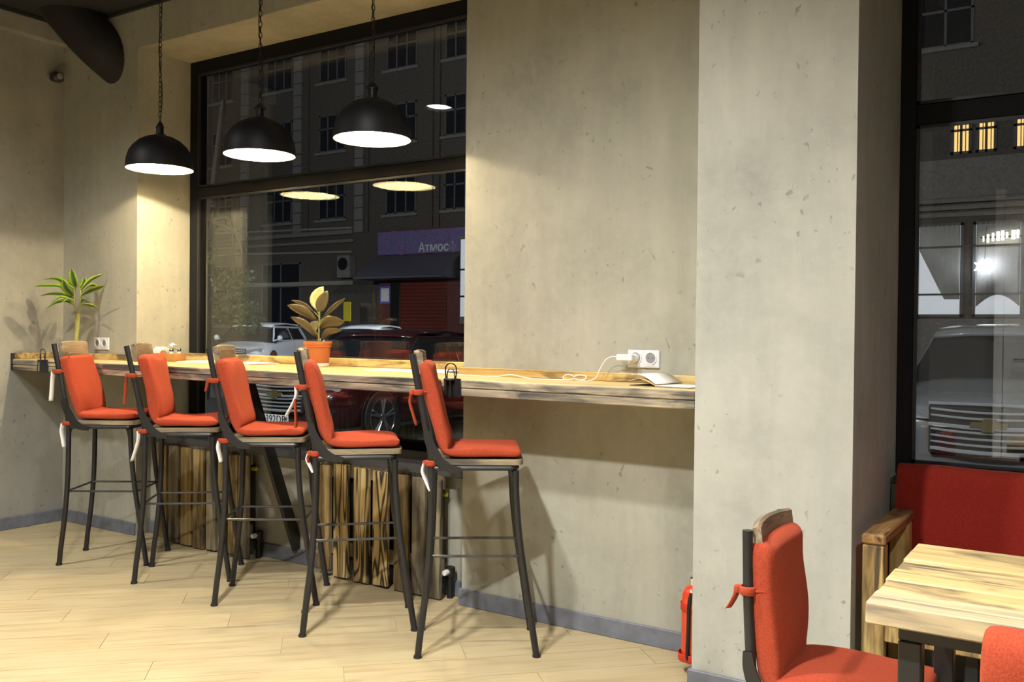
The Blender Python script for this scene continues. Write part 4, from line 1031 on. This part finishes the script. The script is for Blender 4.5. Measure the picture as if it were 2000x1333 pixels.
# maroon shop front
S = thing('shop_front', 'maroon shop front with awning and purple sign across the street', 'shop front', (-14.5, FY-.3, GZ))
def spart(name, m, mat, par=None):
    o = m.build(name, M[mat], smooth=False); o.parent = par or S
    if par is None: o.matrix_parent_inverse = Matrix.Translation(-S.location)
    return o
sy = FY-.30
spart('wall', MB().box(-16.3, sy+.0, GZ, -9.5, FY-.005, 4.88), 'facade_maroon')
sb = spart('sign_board', MB().box(-16.26, sy-.14, 3.96, -12.3, sy-.01, 4.80, .02), 'sign_board')
text_mesh('sign_text', 'Атмосф', .44, 'sign_letters', sb, (-13.52, sy-.16, 4.15), (R(90),0,0), .02, 1.0)
for (x, z, r_) in ((-15.5,4.55,.26), (-15.1,4.15,.20), (-14.2,4.6,.18), (-13.2,4.55,.22), (-16.0,4.2,.15)):
    MB().tube([(x+r_*math.cos(a_), sy-.142, z+r_*math.sin(a_)) for a_ in [2*math.pi*q_/20 for q_ in range(20)]], .022, 5, closed=True).build('swirl', M['sign_swirl'], sb)
aw = spart('awning', MB().prism([(sy-.01,3.93),(sy-1.15,3.12),(sy-1.15,3.06),(sy-.01,3.06)], -16.5, -12.6, 'x'), 'awning_cloth')
spart('door', MB().box(-15.72, sy-.05, GZ+.12, -15.28, sy-.001, 3.03, .01), 'car_black')
for k in range(22):
    z = .35+k*.125; spart('shutter_slat', MB().box(-15.25, sy-.05, z, -13.2, sy-.001, z+.112, .018), 'shutter_red')
spart('poster', MB().box(-16.24, sy-.03, 2.22, -15.72, sy-.001, 2.86, .01), 'poster_blue')
spart('poster_sheet', MB().box(-16.17, sy-.036, 2.30, -15.79, sy-.031, 2.78), 'paper')
bw_ = spart('bay_window', MB().box(-12.42, sy-.35, 1.5, -11.6, sy-.001, 4.5, .02), 'stone_pale')
MB().box(-12.36, sy-.365, 1.75, -11.7, sy-.352, 4.35).build('pane', M['shop_light'], bw_, smooth=False)
for z in (2.4, 3.3): MB().box(-12.38, sy-.39, z, -11.65, sy-.366, z+.06).build('glazing_bar', M['car_black'], bw_, smooth=False)
ac = thing('air_conditioner', 'white air conditioner box on the brick wall left of the shop sign', 'air conditioner', (-18.0, FY-.40, 3.2))
MB().box(-.32, 0, 0, .32, .399, .85, .03).build('case', M['stone_pale'], ac, smooth=False)
MB().lathe([(.24,-.01),(.24,-.002),(.0,-.002)], 20, (0,0,.52), 'y').build('fan_grille', M['car_black'], ac)
ys = thing('yellow_sign', 'small yellow sign board standing beside the shop front', 'sign', (-17.0, FY-1.2, GZ+.12))
MB().box(-.18, -.02, 1.65, .18, .02, 2.35, .01).build('board', M['yellow_sign'], ys, smooth=False); MB().tube([(0,0,0),(0,0,1.66)], .03, 8).build('post', M['car_black'], ys)
pp = MB(); pp.tube([(-30,FY-.045,5.35),(-17.9,FY-.045,5.10)], .05, 6); tag(pp.build('gas_pipe', M['pipe_pale']), 'pale upper pipe crossing the brick wall behind the left lamp reflection', 'pipe')
pp = MB(); pp.tube([(-30,FY-.045,4.45),(-17.9,FY-.045,4.20)], .05, 6); tag(pp.build('gas_pipe', M['pipe_pale']), 'pale lower pipe crossing the brick wall behind the left lamp reflection', 'pipe')

# cafe opposite the right window
Cb = thing('corner_building', 'grey rendered building with curtained ground floor windows opposite the right window', 'building', (3, FY, GZ))
def cpart(name, m, mat, par=None):
    o = m.build(name, M[mat], smooth=False); o.parent = par or Cb
    if par is None: o.matrix_parent_inverse = Matrix.Translation(-Cb.location)
    return o
cpart('wall', MB().box(-5.8, FY, GZ, 26, FY+8, 17), 'brick_dark')
cpart('render_band', MB().box(-5.8, FY-.10, 4.75, 26, FY-.001, 5.75, .02), 'stone_pale')
for z, dd in ((4.62,.30), (4.45,.22), (4.28,.15)): cpart('cornice', MB().box(-5.8, FY-dd, z, 26, FY-.001, z+.12, .03), 'stone_pale')
for (a, c_) in ((.45,1.6), (1.75,2.85), (3.06,4.18), (4.40,5.5), (5.7,6.8), (-1.0,.2)):
    o = bwin(Cb, a, c_, 1.75, 4.13, 'shop_light', 1, None, sill=False, fy=FY-.06)
    for z in (2.3, 3.5): MB().box(a, FY-.12, z, c_, FY-.10, z+.05).build('glazing_bar', M['car_black'], o, smooth=False)
    cu = MB(); rows = []
    for i in range(23):
        u = i/22; x = a+.08+(c_-a-.16)*u; yy = FY-.085+.008*math.sin(i*2.4)
        zl = 2.2+(1.25*max(0, 1-u*1.6)) if a < 2 else 2.0+.3*math.sin(u*3.1)
        rows.append([(x, yy, 4.08), (x, yy, (4.08+zl)/2), (x, yy, zl)])
    cu.sheet(rows).build('curtain', M['cream_curtain'], o, solid=.004)
cpart('plinth', MB().box(-5.8, FY-.10, GZ, 26, FY-.001, 1.70, .02), 'stone_pale')
for (a, c_) in ((2.51,2.99), (3.08,3.55), (3.91,4.4), (4.5,5.0), (1.2,1.7), (-.3,.2)):
    lit = a > 2
    o = bwin(Cb, a, c_, 5.86, 6.66, 'amber_light' if lit else 'bldg_pane', 2, .75, sill=False)
    if lit:
        for k in range(5): MB().box(a+.06+k*.09, FY-.022, 5.90, a+.082+k*.09, FY-.014, 6.60).build('curtain_fold', M['amber_cloth'], o, smooth=False)
for zz in (8.6, 11.3):
    for k in range(9): bwin(Cb, -3.5+k*2.6, -2.2+k*2.6, zz, zz+1.5, mull=2)
st = thing('star_sign', 'glowing white double star hanging in the window across the street', 'star light', (3.36, FY-.40, 2.99))
def star(cx, cz, r0, r1, n): return [(cx+(r0 if k % 2 == 0 else r1)*math.sin(math.pi*k/n), cz+(r0 if k % 2 == 0 else r1)*math.cos(math.pi*k/n)) for k in range(2*n)]
MB().prism(star(-.06,0,.20,.095,6), -.02, .02, 'y').build('star', M['star_glow'], st, smooth=False)
MB().prism(star(.13,.02,.15,.07,5), -.02, .02, 'y').build('star', M['star_glow'], st, smooth=False)
MB().tube([(0,0,.18),(0,.25,1.0)], .006, 5).build('cord', M['car_black'], st)
ls = thing('lit_letters', 'row of small blurred glowing strokes above the star across the street', 'sign', (3.70, FY-.30, 3.71))
for x, w_, h_, z_ in ((-.40,.03,.14,-.04),(-.31,.05,.20,-.03),(-.20,.05,.20,.0),(-.10,.07,.22,.02),(.0,.07,.24,.03),(.10,.05,.14,.03),(.22,.09,.22,.04),(.33,.06,.20,.05)):
    MB().box(x, -.012, z_-h_/2, x+w_, .0115, z_+h_/2, .008).build('glowing_stroke', M['letter_glow'], ls, smooth=False)
MB().box(-.45, .012, -.02, .45, .03, .02).build('mounting_rail', M['car_black'], ls, smooth=False)

# ------------------------------------------------------------------ trees and added outdoor lamps
def tree(label, x, y, h, crown, n, seed, lean=.0, leafsize=.10, z0=None):
    rg = random.Random(seed); t = thing('street_tree', label, 'tree', (x, y, GZ), 0, 'street trees')
    tr = spline([(0,0,0), (lean*.2,.05,h*.3), (lean*.5,0,h*.6), (lean,.1,h)], 5)
    MB().tube(tr, [.16-.11*i/(len(tr)-1) for i in range(len(tr))], 9).build('trunk', M['bark'], t)
    lv = MB(); vs = []; fs = []
    for (cx, cy, cz, r_) in crown:
        MB().tube(spline([tuple(tr[len(tr)*2//3]), ((cx+lean)*.6, cy*.6, (cz+h*.7)/2+.3), (cx, cy, cz)], 4), [.05]*4+[.03]*5, 6).build('branch', M['bark'], t)
        for k in range(n):
            v = Vector((rg.gauss(0,1), rg.gauss(0,1), rg.gauss(0,1))).normalized()*r_*(rg.random()**.45); p = Vector((cx,cy,cz))+v
            d1 = Vector((rg.gauss(0,1), rg.gauss(0,1), rg.gauss(0,.6))).normalized(); d2 = d1.cross(Vector((rg.gauss(0,1),rg.gauss(0,1),rg.gauss(0,1)))).normalized()
            s_ = leafsize*(.6+.7*rg.random()); o = len(vs)
            vs += [p, p+d1*s_*.5+d2*s_*.26, p+d1*s_, p+d1*s_*.5-d2*s_*.26]; fs.append((o,o+1,o+2,o+3))
    lv.add(vs, fs); c = lv.build('crown', M['leaf_tree'], t, smooth=False); c['kind'] = 'stuff'
tree('street tree with bare leaning trunk seen at the left side of the window', -10.0, 9.0, 6.2, [(-.2,.2,2.0,.55), (.6,.3,2.4,.45), (.2,-.2,3.0,.35), (.9,.4,1.7,.4)], 300, 5, .5, .13)
tree('street tree whose leaves hang into the top of the right window', 6.9, 7.5, 5.0, [(-.9,.0,4.35,.55), (-.2,.2,4.9,.7), (.5,0,5.4,.9)], 700, 9, -.3, .13)
struct(MB().box(-26, .10, CEIL+.2, 12, OUT, 7.5).build('wall_outer', M['stone_pale'], smooth=False))
def added_flood_lamp(x, label, w=1.0, color=(1,.93,.82), yaw=0.0):  # unseen lamp, added to light the cars and the facade opposite
    t = thing('added_flood_lamp', label, 'flood lamp', (x, OUT, 4.6), 0, 'added fill lights on the outer wall')
    MB().box(-.05, .001, -.06, .05, .02, .06, .004).build('wall_plate', M['car_black'], t, smooth=False)
    MB().tube([(0,.01,0),(0,.30,.12)], .018, 8).build('arm', M['car_black'], t)
    MB().box(-.14, .28, .04, .14, .36, .22, .015).build('head', M['car_black'], t, smooth=False)
    MB().box(-.12, .361, .06, .12, .366, .20).build('lens', M['lamp_glow'], t, smooth=False)
    ld = bpy.data.lights.new('added_flood_light', 'SPOT'); ld.energy = STREET_W*w; ld.spot_size = R(150); ld.spot_blend = .4; ld.shadow_soft_size = .12; ld.color = color
    lo = bpy.data.objects.new('added_flood_light', ld); col.objects.link(lo); lo.location = (0, .42, .13); lo.rotation_euler = (R(72), 0, yaw); lo.parent = t
added_flood_lamp(-1.5, 'added unseen flood lamp on the outer wall left of the window', 1.0, (1,.95,.88), R(25))
added_flood_lamp(2.0, 'added unseen flood lamp on the outer wall above the long window', 1.0, (1,.95,.88), R(15))
added_flood_lamp(6.5, 'added unseen flood lamp on the outer wall above the right window', .6, (.85,.92,1))
added_flood_lamp(-12.0, 'added unseen flood lamp on the outer wall far to the left', 2.6, (.92,.96,1))

t = thing('added_street_lamp', 'added street lamp hidden behind the bare wall, lighting the white parked cars', 'street lamp', (-1.2, 11.5, GZ))  # made-up lamp out of view, brightens the white cars
MB().lathe([(.10,0),(.10,.5),(.06,.55),(.045,6.0)], 12).build('post', M['car_black'], t)
MB().box(-.28, -.10, 6.0, .10, .10, 6.10, .03).build('head', M['car_black'], t, smooth=False)
MB().box(-.25, -.07, 5.992, .0, .07, 5.999).build('lens', M['lamp_glow'], t, smooth=False)
ld = bpy.data.lights.new('added_street_light', 'SPOT'); ld.energy = 5200; ld.spot_size = R(56); ld.spot_blend = .5; ld.shadow_soft_size = .12; ld.color = (.93,.96,1)
lo = bpy.data.objects.new('added_street_light', ld); col.objects.link(lo); lo.location = (-.15, 0, 5.95); lo.parent = t
lo.rotation_euler = Vector((-11.0, 2.6, -5.6)).to_track_quat('-Z', 'Y').to_euler()
